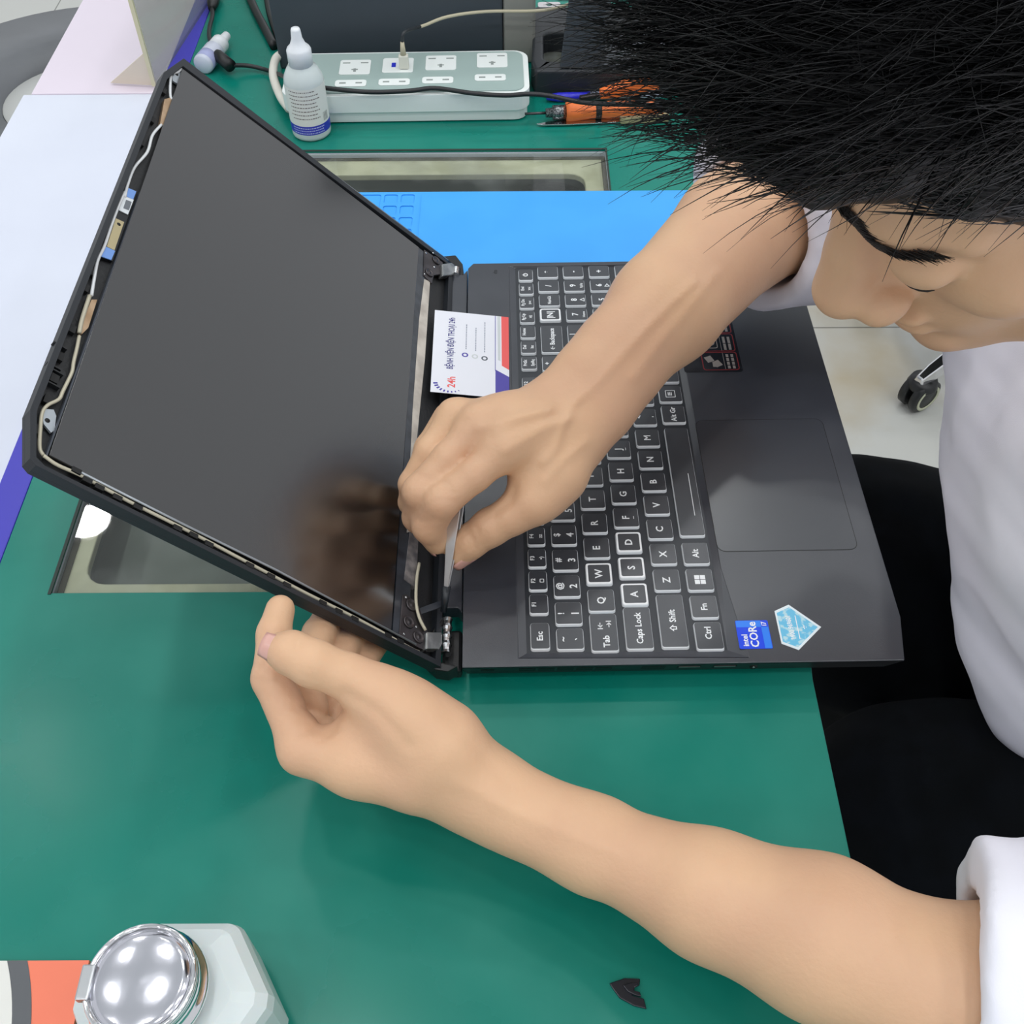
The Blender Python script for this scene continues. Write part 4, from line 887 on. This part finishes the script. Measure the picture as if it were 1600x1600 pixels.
for i in range(5):
    t = a0_+i*math.tau/5; x, y = rr_*math.cos(t), rr_*math.sin(t); ux, uy = math.cos(t), math.sin(t)
    secs = [(.03, .020, .11, .075), (rr_*.6, .017, .095, .07), (rr_-.01, .014, .082, .06), (rr_+.018, .010, .074, .058)]
    vs = []
    for r_, hw, zt_, zb_ in secs: vs += [(ux*r_-uy*hw, uy*r_+ux*hw, zb_), (ux*r_+uy*hw, uy*r_-ux*hw, zb_), (ux*r_+uy*hw*.6, uy*r_-ux*hw*.6, zt_), (ux*r_-uy*hw*.6, uy*r_+ux*hw*.6, zt_)]
    MB().add(vs, [(j*4+k_, j*4+(k_+1) % 4, (j+1)*4+(k_+1) % 4, (j+1)*4+k_) for j in range(3) for k_ in range(4)]+[(3, 2, 1, 0), (12, 13, 14, 15)]).build('base_leg', chrome, ch, .003, 2)
    caster(ch, x, y, .55 if i == 0 else t)
MB().lathe([(0, .07), (.035, .07), (.035, .13), (.022, .14), (.022, .36), (0, .36)], 24).build('column', metal_d, ch)
MB().prism(rrect(-.2, -.2, .2, .2, .08, 6), .36, .42).build('seat', mat('chair fabric', '#1b1d20', .8), ch, .015, 3)
# ---- grey tub on the floor behind the bench (top left)
tc_ = P(118, 152, -.45); sc2 = DEP(tc_)/FPX; r0 = 112*sc2
e = empty('plastic_tub', (tc_[0], tc_[1], -.75)); tag(e, 'big round grey plastic tub with a raised white disc inside on the floor beyond the bench', 'tub')
MB().lathe([(r0*.9, 0), (r0*.97, .27), (r0*1.0, .30), (r0*1.35, .325), (r0*1.7, .32), (r0*2.6, .31), (r0*2.65, .26), (r0*1.5, .02), (r0*.9, 0)], 64).build('tub_wall', mat('tub grey', '#6a6d70', .45, color2='#74777b', scale=5), e)
MB().lathe([(0, .28), (r0*.96, .28), (r0*.985, .297), (0, .2975)], 48).build('raised_disc', mat('tub white', '#e6e8e4', .5), e)  # added disc for the bright floor, raised near the rim to catch light
# ---- striped cloth hanging on the bench leg side
m_ = MB(); st_ = [(.225, -.02), (.262, -.015), (.262, .045), (.225, .05)]
m_.box((.218, -.03, -.13), (.236, .0, -.12))
o = m_.build('side_shelf', mat('shelf grey', '#a9a9a6', .5), None, .002); tag(o, 'narrow grey ledge with dark stripes on the front of the bench under the laptop corner', 'shelf')
for i in range(3): MB().tube(spline([(.219, -.02+i*.012, -.1195), (.225, -.024+i*.012, -.1185), (.231, -.020+i*.012, -.1190), (.2355, -.018+i*.012, -.1195)], 5), .0022, 8).build('stripe', hole_m, o)

o = MB().tube(spline([P(1238, 385, .004), P(1247, 398, .002), P(1251, 412, -.012), P(1249, 428, -.04), P(1240, 450, -.10)], 6), .0019, 8).build('charger_cable', ck); tag(o, 'black cable dropping over the bench edge beside the far laptop corner', 'cable')
# ================================================================== the man
def J(u, v, z, rp):
    """joint at pixel u,v and height z; radius rp pixels there"""
    X = P(u, v, z); return X, rp*DEP(X)/FPX
def addc(g, js):
    js = [J(*j) for j in js]; g.chain([j[0] for j in js], [j[1] for j in js]); return js
# --- head frame
Nn = Q(1322, 330, .43)
Fd = np.array([-.77, -.25, -.59]); Fd /= np.linalg.norm(Fd)
Lf = np.array([.34, -.94, -.03]); Lf -= Fd*(Lf@Fd); Lf /= np.linalg.norm(Lf)
Up = np.cross(Fd, Lf); Up = Up if Up[2] > 0 else -Up
HA = np.array([Lf, Fd, Up]); Hc = Nn-Fd*.090-Up*.004
def h(x, f_, u_): return Hc+Lf*x+Fd*f_+Up*u_
head = G(.016, .02)
head.ell(h(0, -.014, .036), (.076, .096, .084), HA).ell(h(0, .030, .040), (.064, .054, .052), HA).ell(h(0, .020, -.030), (.064, .066, .085), HA)
for s_ in (-1, 1):
    head.chain([h(s_*.052, -.015, -.055), h(s_*.040, .028, -.094), h(0, .064, -.106)], [.017, .018, .018])
    head.ell(h(s_*.042, .052, -.030), (.025, .024, .022), HA)
    head.chain([h(s_*.048, .064, .010), h(s_*.030, .078, .017), h(s_*.010, .081, .014)], [.008, .0095, .009])
head.ell(h(0, .066, -.072), (.030, .024, .026), HA)
for s_ in (-1, 1): head.sub(h(s_*.032, .098, -.005), (.019, .014, .0115), .010, HA)
face = G(.0045, .006)
face.chain([h(0, .080, .010), h(0, .095, -.020), h(0, .106, -.038)], [.0100, .0115, .0140]).chain([h(0, .076, .000), h(0, .084, -.042)], [.012, .017])
for s_ in (-1, 1):
    face.ell(h(s_*.0150, .0965, -.044), (.0100, .0125, .0095), HA)
    face.ell(h(s_*.0325, .0775, -.006), (.0170, .0135, .0115), HA)
    face.sub(h(s_*.0075, .106, -.0535), (.0035, .005, .003), .002, HA)
face.ell(h(0, .0895, -.066), (.021, .008, .0055), HA).ell(h(0, .0880, -.079), (.018, .008, .0065), HA).ell(h(0, .078, -.104), (.017, .013, .014), HA)
ears = G(.004, .006)
for s_ in (-1, 1): ears.ell(h(s_*.079, -.012, -.010), (.0075, .017, .030), HA).chain([h(s_*.081, -.024, .010), h(s_*.085, -.020, -.005), h(s_*.080, -.006, -.032)], [.004, .004, .005]); ears.sub(h(s_*.088, -.006, -.008), (.006, .009, .015), .003, HA)
SH = np.array([.43, .10, .10])
neck = G(.03, .03); neck.chain([h(0, -.035, -.045), h(0, -.060, -.115), np.array([.42, .115, .17])], [.056, .055, .062])
# --- torso and legs (skin level, mostly under clothes)
torso = G(.06, .03)
torso.chain([(.44, .02, .08), (.44, .20, .08)], [.098, .098]).chain([(.56, .03, -.07), (.56, .17, -.07)], [.092, .092]).chain([(.70, .03, -.22), (.70, .17, -.22)], [.095, .095])
torso.chain([(.44, .10, .08), (.56, .10, -.07), (.70, .10, -.22)], [.10, .095, .10])
SL, SR = np.array([.455, -.075, .13]), np.array([.455, .275, .13])
torso.chain([(.44, .02, .12), SL], [.06, .050]).chain([(.44, .20, .12), SR], [.06, .050])
legs = G(.03, .03)
HIPL, KNL, ANL = np.array([.70, .01, -.25]), np.array([.315, -.035, -.18]), np.array([.40, -.03, -.66])
HIPR, KNR, ANR = np.array([.70, .19, -.25]), np.array([.32, .205, -.195]), np.array([.40, .24, -.66])
for a, b_, c_ in ((HIPL, KNL, ANL), (HIPR, KNR, ANR)):
    legs.chain([a, b_, c_, c_+np.array([0, 0, -.03])], [.082, .055, .036, .035]); legs.chain([c_+np.array([.03, 0, -.045]), c_+np.array([-.12, 0, -.062])], [.034, .024])
# --- left arm and hand (bottom of the picture)
EL = P(1670, 1600, .080)
armL = G(.008, .016)
jl = addc(armL, [(1445, 1542, .080, 124), (1285, 1465, .076, 122), (1110, 1398, .070, 96), (925, 1318, .062, 64), (800, 1262, .058, 56)])
armL.chain([jl[0][0], EL, SL], [jl[0][1], .047, .055])
armL.chain([P(930, 1315, .040), P(1110, 1392, .045), P(1280, 1466, .052)], [.019, .026, .032])
wl = G(.008, .014)
addc(wl, [(925, 1318, .062, 60), (800, 1264, .060, 54), (738, 1236, .064, 56)]); addc(wl, [(925, 1315, .044, 46), (790, 1252, .036, 48), (730, 1222, .030, 50)])
palmL = G(.014, .012)
addc(palmL, [(738, 1228, .064, 60), (650, 1205, .074, 54), (560, 1193, .078, 44), (474, 1172, .082, 35)])
addc(palmL, [(738, 1225, .052, 58), (600, 1190, .058, 46), (496, 1168, .062, 33)])
addc(palmL, [(735, 1220, .040, 56), (620, 1188, .040, 46), (522, 1168, .042, 31)])
addc(palmL, [(730, 1215, .028, 52), (640, 1185, .026, 44), (550, 1168, .026, 28)])
addc(palmL, [(752, 1222, .070, 46), (690, 1160, .086, 56), (630, 1115, .096, 50), (588, 1082, .104, 38)])
addc(palmL, [(650, 1150, .080, 46), (560, 1130, .086, 26)])
fingL = G(.003, .009)
fL = [[(474, 1170, .082, 33), (425, 1060, .094, 31), (428, 990, .098, 26), (438, 952, .098, 23)],
      [(496, 1166, .062, 31), (474, 1060, .074, 29), (498, 990, .060, 25), (520, 950, .048, 22)],
      [(522, 1166, .042, 29), (510, 1070, .054, 27), (536, 1014, .046, 23), (562, 978, .036, 21)],
      [(550, 1166, .026, 26), (545, 1085, .036, 24), (568, 1034, .032, 21), (590, 1004, .026, 19)],
      [(600, 1090, .102, 38), (545, 1058, .110, 36), (488, 1036, .117, 37), (455, 1020, .119, 34), (436, 1014, .119, 27)]]
for c_ in fL: addc(fingL, c_)
# --- right arm and hand (top of the picture)
ER = P(1238, 318, .115)
armR = G(.008, .016)
jr = addc(armR, [(1152, 362, .118, 96), (1040, 482, .112, 87), (948, 584, .102, 68)])
armR.chain([jr[0][0], ER, SR], [jr[0][1], .043, .052])
wr = G(.010, .014)
addc(wr, [(960, 560, .104, 60), (905, 608, .098, 50), (862, 642, .094, 47)]); addc(wr, [(966, 592, .100, 52), (935, 640, .094, 50), (902, 680, .090, 48)])
palmR = G(.012, .010)
addc(palmR, [(862, 645, .094, 46), (790, 660, .100, 38), (712, 652, .096, 27)])
addc(palmR, [(868, 652, .094, 46), (800, 668, .102, 36), (748, 668, .104, 29)])
addc(palmR, [(885, 668, .092, 46), (835, 680, .100, 40), (792, 698, .104, 31)])
addc(palmR, [(865, 650, .084, 46), (790, 668, .082, 38), (715, 662, .078, 24)])
addc(palmR, [(895, 690, .088, 46), (868, 740, .084, 44), (838, 782, .078, 36)])
addc(palmR, [(850, 700, .085, 40), (830, 745, .080, 32)])
fingR = G(.003, .008)
fR = [[(792, 700, .104, 30), (742, 742, .096, 26), (690, 782, .086, 29), (670, 822, .068, 26), (682, 848, .054, 19)],
      [(746, 668, .104, 28), (700, 716, .096, 25), (656, 768, .084, 27), (652, 808, .062, 23), (668, 832, .048, 18)],
      [(712, 652, .098, 26), (672, 705, .088, 23), (643, 756, .074, 20), (642, 785, .056, 19), (655, 805, .044, 16)],
      [(700, 652, .080, 23), (668, 700, .068, 20), (652, 740, .056, 18), (660, 765, .042, 16)],
      [(845, 772, .078, 36), (800, 805, .070, 31), (766, 824, .063, 30), (735, 846, .054, 27), (719, 864, .047, 23)]]
for c_ in fR: addc(fingR, c_)
def wrinkle(p, d): return d+.0006*vnoise(p, 60, 3)
FEAT = [  # creases (+) and tendons, veins (-): pixels, width, depth
 ([(440, 1116), (462, 1104), (490, 1108), (514, 1120)], 4, .0011), ([(462, 1152), (492, 1138), (514, 1116), (526, 1096)], 4, .0008), ([(500, 1160), (520, 1142), (538, 1112)], 4, .0007),
 ([(448, 990), (452, 1020), (460, 1052)], 3, .0004), ([(462, 998), (466, 1030), (474, 1060)], 3.5, .0007), ([(476, 1002), (480, 1032), (488, 1064)], 3.5, .0007), ([(540, 1082), (590, 1112), (640, 1165)], 9, .0010),
 ([(700, 1120), (760, 1190), (800, 1230)], 12, .0006), ([(720, 1225), (820, 1275), (960, 1330)], 12, -.0008), ([(398, 1062), (420, 1068), (440, 1062)], 3.5, .0006), ([(405, 985), (425, 990), (445, 984)], 3, .0005),
 ([(790, 704), (850, 668), (890, 655)], 8, -.0012), ([(748, 668), (800, 652), (860, 640)], 8, -.0012), ([(768, 686), (820, 664), (862, 650)], 7, .0009), ([(726, 660), (790, 642), (840, 634)], 7, .0007),
 ([(905, 612), (882, 660), (868, 700), (850, 722)], 7, -.0013), ([(1085, 440), (1010, 512), (940, 590), (905, 625)], 8, -.0013), ([(1118, 428), (1085, 470), (1035, 530), (990, 590)], 9, -.0010), ([(915, 690), (880, 720), (850, 752)], 7, -.0010),
 ([(668, 762), (686, 752), (704, 758)], 3, .0005), ([(672, 774), (690, 764), (710, 770)], 3, .0006), ([(676, 786), (694, 778), (712, 784)], 3, .0005), ([(646, 752), (658, 744), (672, 748)], 3, .0005),
 ([(744, 862), (738, 842), (728, 826)], 3, .0007), ([(755, 852), (750, 836), (742, 820)], 3, .0007), ([(762, 846), (758, 832)], 3, .0005), ([(774, 804), (798, 784), (806, 762)], 5, .0012), ([(652, 812), (668, 816), (684, 810)], 3, .0005)]
FEAT = [(np.array(a, float), w_, d_) for a, w_, d_ in FEAT]
def creases(p, d):
    m = np.abs(d) < .004
    if not m.any(): return d
    q = p[m]
    if q[:, 0].min() > .30 or q[:, 2].max() < .02 or q[:, 2].max() > .185: return d
    c = (q-CC)@CR.T; uv = c[:, :2]/c[:, 2:]*FPX+800; e = np.zeros(len(q)); u0, u1 = uv.min(0), uv.max(0)
    for pts, w_, dp in FEAT:
        if np.any(pts.min(0)-3*w_ > u1) or np.any(pts.max(0)+3*w_ < u0): continue
        best = np.full(len(q), 1e9)
        for a, b_ in zip(pts[:-1], pts[1:]):
            t = np.clip(((uv-a)@(b_-a))/((b_-a)@(b_-a)), 0, 1); best = np.minimum(best, ((uv-a-t[:, None]*(b_-a))**2).sum(1))
        e += dp*np.exp(-best/(w_*w_))
    d = d.copy(); d[m] += e; return d
fb, lo_, hi_ = field([torso, neck, head, face, ears, armL, wl, palmL, fingL, armR, wr, palmR, fingR], creases)
man = surface('person', fb, lo_, hi_, .0015, skin, None, smooth=2)
tag(man, 'man with short black hair in a white shirt bent over the laptop holding tweezers', 'person')
# --- shirt
fs_, _, _ = field([torso, armL, armR])
sh = G(.05, .03)
sh.chain([(.44, .02, .08), (.44, .20, .08)], [.122, .122]).chain([(.545, .03, -.06), (.545, .17, -.06)], [.125, .125]).chain([(.66, .02, -.20), (.66, .18, -.20)], [.125, .125])
sh.chain([(.43, .09, .06), (.55, .09, -.07), (.66, .10, -.20)], [.13, .13, .13])
sh.chain([(.44, .0, .11), SL], [.08, .072]).chain([(.44, .22, .11), SR], [.08, .072])
sh.chain([P(1585, 990, -.03), P(1640, 1100, -.06)], [.030, .035])
cL = P(1512, 1530, .080); cR = P(1172, 345, .117)
aL = CR.T@np.array([.93, .12, -.30]); aL /= np.linalg.norm(aL); aR = (ER-cR)/np.linalg.norm(ER-cR)
slL = G(.02, .02); slL.chain([cL-aL*.02, EL, SL], [.052, .054, .066])
slR = G(.02, .02); slR.chain([cR-aR*.02, ER, SR], [.054, .060, .078])
cufL = G(.01, .006); cufL.chain([cL-aL*.03, cL+aL*.045], [.0535, .054]); cufR = G(.01, .006); cufR.chain([cR-aR*.03, cR+aR*.035], [.0575, .059])
nk = np.array([.405, .11, .185]); nd = h(0, -.06, -.115)-nk; nd /= np.linalg.norm(nd)
col = G(.008, .01); e1 = np.cross(nd, [0, 1, 0]); e1 /= np.linalg.norm(e1); e2 = np.cross(nd, e1)
ring = [nk+nd*.02+(e1*math.cos(t)+e2*math.sin(t))*.066 for t in np.linspace(0, 6.283, 13)]; col.chain(ring, [.011]*13)
def cutpl(g, c_, ax):
    old = g.ev
    def ev(p): return -smin(-old(p), (p-c_)@ax, .004)
    g.ev = ev
cutpl(slL, cL+aL*.004, aL); cutpl(cufL, cL, aL); cutpl(slR, cR+aR*.004, aR); cutpl(cufR, cR, aR)
fsh0, slo, shi = field([sh, slL, slR, cufL, cufR, col])
def fsh(p, lo=None, hi=None):
    d = fsh0(p, lo, hi)
    q = p*np.array([1, 1, 1.])
    d = d+.0042*np.abs(vnoise(q, 26, 5))+.0022*vnoise(q, 55, 9)-.003
    a = fs_(p, lo, hi); return -smin(-d, a-.0035, .003)
slo = slo-.01; shi = shi+.01
shirt = surface('shirt', fsh, slo, shi, .0028, shirt_m, man, smooth=3)
# --- trousers
pg = G(.05, .03)
pg.chain([(.70, .03, -.24), (.70, .17, -.24)], [.125, .125])
for a, b_, c_ in ((HIPL, KNL, ANL), (HIPR, KNR, ANR)): pg.chain([a, b_, c_], [.108, .098, .060])
fp0, plo, phi_ = field([pg])
def fp(p, lo=None, hi=None): return fp0(p, lo, hi)+.004*vnoise(p, 20, 2)+.0025*vnoise(p, 45, 4)
trs = surface('trousers', fp, plo-.01, phi_+.01, .006, pants_m, man, smooth=2)
for c_ in (ANL, ANR):
    g = G(.02, .02); g.chain([c_+np.array([.03, 0, -.048]), c_+np.array([-.03, 0, -.045]), c_+np.array([-.14, 0, -.058])], [.041, .041, .030]); f_, a, b_ = field([g])
    surface('shoe', f_, a, b_, .006, mat('shoe leather', '#0e0e0f', .4), man)
# stool under him
stl = empty('stool', (.70, .10, -.75)); tag(stl, 'round black stool the man sits on', 'stool')
MB().lathe([(0, .345), (.15, .345), (.17, .355), (.17, .372), (.15, .378), (0, .378)], 40).build('seat', mat('seat black', '#121315', .6), stl)
MB().lathe([(0, .06), (.03, .06), (.03, .2), (.02, .21), (.02, .3448), (0, .3448)], 20).build('column', metal_d, stl)
for i in range(5):
    t = i*math.tau/5+.3; T = Matrix.Rotation(t, 4, 'Z'); MB().box((.02, -.014, .05), (.24, .014, .075), T=T).build('base_leg', MATS['caster black'], stl, .004); caster(stl, .235*math.cos(t), .235*math.sin(t), t)
# --- fingernails
def nail(tip, prev, upv, w_, l_, name='fingernail', off=0):
    tip = np.array(tip); d_ = tip-np.array(prev); d_ /= np.linalg.norm(d_); n_ = upv-d_*(upv@d_); n_ /= np.linalg.norm(n_); s_ = np.cross(d_, n_); mb = MB(); vs = []; nu, nv = 8, 6
    for i in range(nu+1):
        for j in range(nv+1):
            a = (i/nu-.5)*1.7; b_ = j/nv; k_ = 1-.25*max(0, b_-.6)-.5*max(0, .25-b_)
            vs.append(tip+d_*((b_-.45)*l_)+s_*math.sin(a)*w_*k_+n_*(math.cos(a)*w_+off-.0014*b_))
    mb.add(vs, [(i*(nv+1)+j, (i+1)*(nv+1)+j, (i+1)*(nv+1)+j+1, i*(nv+1)+j+1) for i in range(nu) for j in range(nv)], 0, True)
    o = mb.build(name, nail_m, man); s2_ = o.modifiers.new('thick', 'SOLIDIFY'); s2_.thickness = .0006; return o
toCam = lambda X: (CC-X)/np.linalg.norm(CC-X)
a, ra = J(*fL[4][4]); b_, rb_ = J(*fL[4][2]); nail(a, b_, toCam(a)*.9+CR.T@np.array([-.6, -.1, 0]), ra+.0004, .0125, off=.0006)
a, ra = J(*fR[4][4]); b_, rb_ = J(*fR[4][2]); nail(a, b_, toCam(a)*.35+CR.T@np.array([.75, .75, 0]), ra+.0002, .012, off=.0004)
for c_ in (fR[0], fR[1]):
    a, ra = J(*c_[4]); b_, rb_ = J(*c_[3]); nail(a, b_, CR.T@np.array([-1., .3, -.2]), ra, .010, off=.0002)
# --- hair
def hairblob(p): 
    d = ellip(p, h(0, -.018, .044), HA, np.array([.088, .112, .098])); d = smin(d, ellip(p, h(0, .058, .078), HA, np.array([.066, .058, .046])), .02)
    d = d+.006*vnoise(p, 55, 11); f_ = ellip(p, h(0, .115, -.030), HA, np.array([.115, .090, .090])); d = -smin(-d, f_, .006)
    return np.maximum(d, -((p-h(0, 0, -.045))@(Up*.9-Fd*.43)))
hb = surface('hair', lambda p, lo=None, hi=None: hairblob(p), h(0, 0, .03)-.17, h(0, 0, .03)+.17, .0028, hair_m, man, smooth=1)
rs = np.random.RandomState(4)
NH, NF, NG = 6000, 3200, 11000
def strands(name, roots, dirs, lens, r, curl, m, parent, nseg=6, droop=.0, umin=None, jit=.22):
    n = len(roots); V = []; pos = roots.copy(); d = dirs/np.linalg.norm(dirs, axis=1)[:, None]; rings = []
    cv = rs.normal(size=(n, 3))*jit
    if umin is not None:
        tu = (roots+d*lens[:, None]*.8+np.array([0, 0, -droop*.3])*lens[:, None]-Hc)@Up; tf = (roots+d*lens[:, None]*.9-Hc)@Fd; th = umin+.75*np.maximum(0, tf-.075); d = np.where((tu < th)[:, None], d+Up*.7, d); d /= np.linalg.norm(d, axis=1)[:, None]; lens = np.where(tu < th, lens*.45, lens)
    for i in range(nseg+1):
        side = np.cross(d, [0.3, .2, .9]); side /= np.linalg.norm(side, axis=1)[:, None]; up_ = np.cross(side, d)
        rr_ = (r*(1-(i/nseg)**2*.85))[:, None]
        rings.append(np.stack([pos+side*rr_, pos-side*rr_*.5+up_*rr_*.87, pos-side*rr_*.5-up_*rr_*.87], 1))
        pos = pos+d*(lens/nseg)[:, None]; d = d+curl/nseg+cv/nseg+np.array([0, 0, -droop/nseg]); d /= np.linalg.norm(d, axis=1)[:, None]
    A = np.stack(rings, 1).reshape(-1, 3); base = (np.arange(n)*(nseg+1)*3)[:, None, None]
    seg = (np.arange(nseg)*3)[None, :, None]; F = []
    for k_ in range(3): F.append(np.stack([base+seg+k_, base+seg+(k_+1) % 3, base+seg+3+(k_+1) % 3, base+seg+3+k_], -1).reshape(-1, 4))
    F = np.concatenate(F); me = bpy.data.meshes.new(name); me.from_pydata(A.tolist(), [], F.tolist()); me.polygons.foreach_set('use_smooth', np.ones(len(F), bool)); me.materials.append(m)
    o = bpy.data.objects.new(name, me); COL.objects.link(o); o.parent = parent; return o
def scalp(n, fmin, fmax, umin):
    out = []; nn_ = []
    while len(out) < n:
        v = rs.normal(size=3); v /= np.linalg.norm(v)
        x, f_, u_ = v[0]*.080, v[1]*.100-.018, v[2]*.085+.044
        if not (fmin < f_ < fmax and u_ > umin): continue
        out.append(h(x, f_, u_)); nn_.append(Lf*v[0]/.080+Fd*v[1]/.100+Up*v[2]/.085)
    nn_ = np.array(nn_); nn_ /= np.linalg.norm(nn_, axis=1)[:, None]; q = np.array(out)+nn_*.035
    for _ in range(30): q = q-nn_*(hairblob(q)*.8)[:, None]
    k_ = ellip(q, h(0, .115, -.030), HA, np.array([.115, .090, .090])) > .0025
    return q[k_], nn_[k_]
n1 = NH; ro, no = scalp(n1, -.12, .09, -.02); n1 = len(ro)
fl = Fd[None]*.60+Up[None]*.40+Lf[None]*rs.normal(size=(n1, 1))*.30+no*.25
strands('hair_strands', ro-no*.003, fl, rs.uniform(.030, .062, n1), rs.uniform(.00022, .00045, n1), -no*.22+Fd[None]*.1, hair_m, hb, droop=.08, umin=.062)
n3 = NG; ro, no = scalp(n3, -.12, .12, -.03); n3 = len(ro); D_h = Fd[None]*.55+Up[None]*.50+Lf[None]*rs.normal(size=(n3, 1))*.35; D_h = D_h-no*(D_h*no).sum(1)[:, None]
strands('hair_layer', ro-no*.0015, D_h+no*.16, rs.uniform(.022, .045, n3), rs.uniform(.00025, .0005, n3), -no*.28, hair_m, hb, nseg=4, umin=.040)
n2 = NF; ro, no = scalp(n2, .02, .09, .055); n2 = len(ro)
fl = Fd[None]*.42+Up[None]*.80+Lf[None]*rs.normal(size=(n2, 1))*.26+no*.12
strands('fringe', ro-no*.003, fl, rs.uniform(.030, .068, n2), rs.uniform(.0002, .0004, n2), -Up[None]*.25+Fd[None]*.15, hair_m, hb, droop=.05, umin=.066)
# --- eyebrows and lashes
ff, _, _ = field([head, face])
def onface(x, u_, f0=.125):
    p = h(x, f0, u_)
    for _ in range(40):
        dd = float(ff(p[None, :])[0]); p = p-Fd*max(dd, 0)*.9
        if dd < .0002: break
    return p
for s_ in (1, -1):
    n_ = 700; t = rs.uniform(0, 1, n_)**1.25; xs = s_*(.004+.044*t); us = .0175+.006*np.sin(t*2.2)-.010*t+rs.normal(size=n_)*.0026*(1-.6*t)
    ro = np.array([onface(a, c_) for a, c_ in zip(xs, us)])
    ro = ro+Fd*.0008+Up*.0010
    di = Lf[None]*s_*1.0+Up[None]*(.45-.8*t)[:, None]-Fd[None]*(-.02+.62*t)[:, None]
    strands('eyebrow', ro, di, rs.uniform(.006, .010, n_), rs.uniform(.0002, .00034, n_), np.zeros(3), brow_m, man, nseg=4, jit=.15)
    ll = [onface(s_*(.0325+.0150*math.sin(a)), -.0100-.0028*math.cos(a))+Fd*.0008+Up*.0004 for a in np.linspace(-1.15, 1.25, 9)]
    MB().tube(ll, [.0002]+[.0005]*7+[.0002], 6).build('eyelashes', brow_m, man)
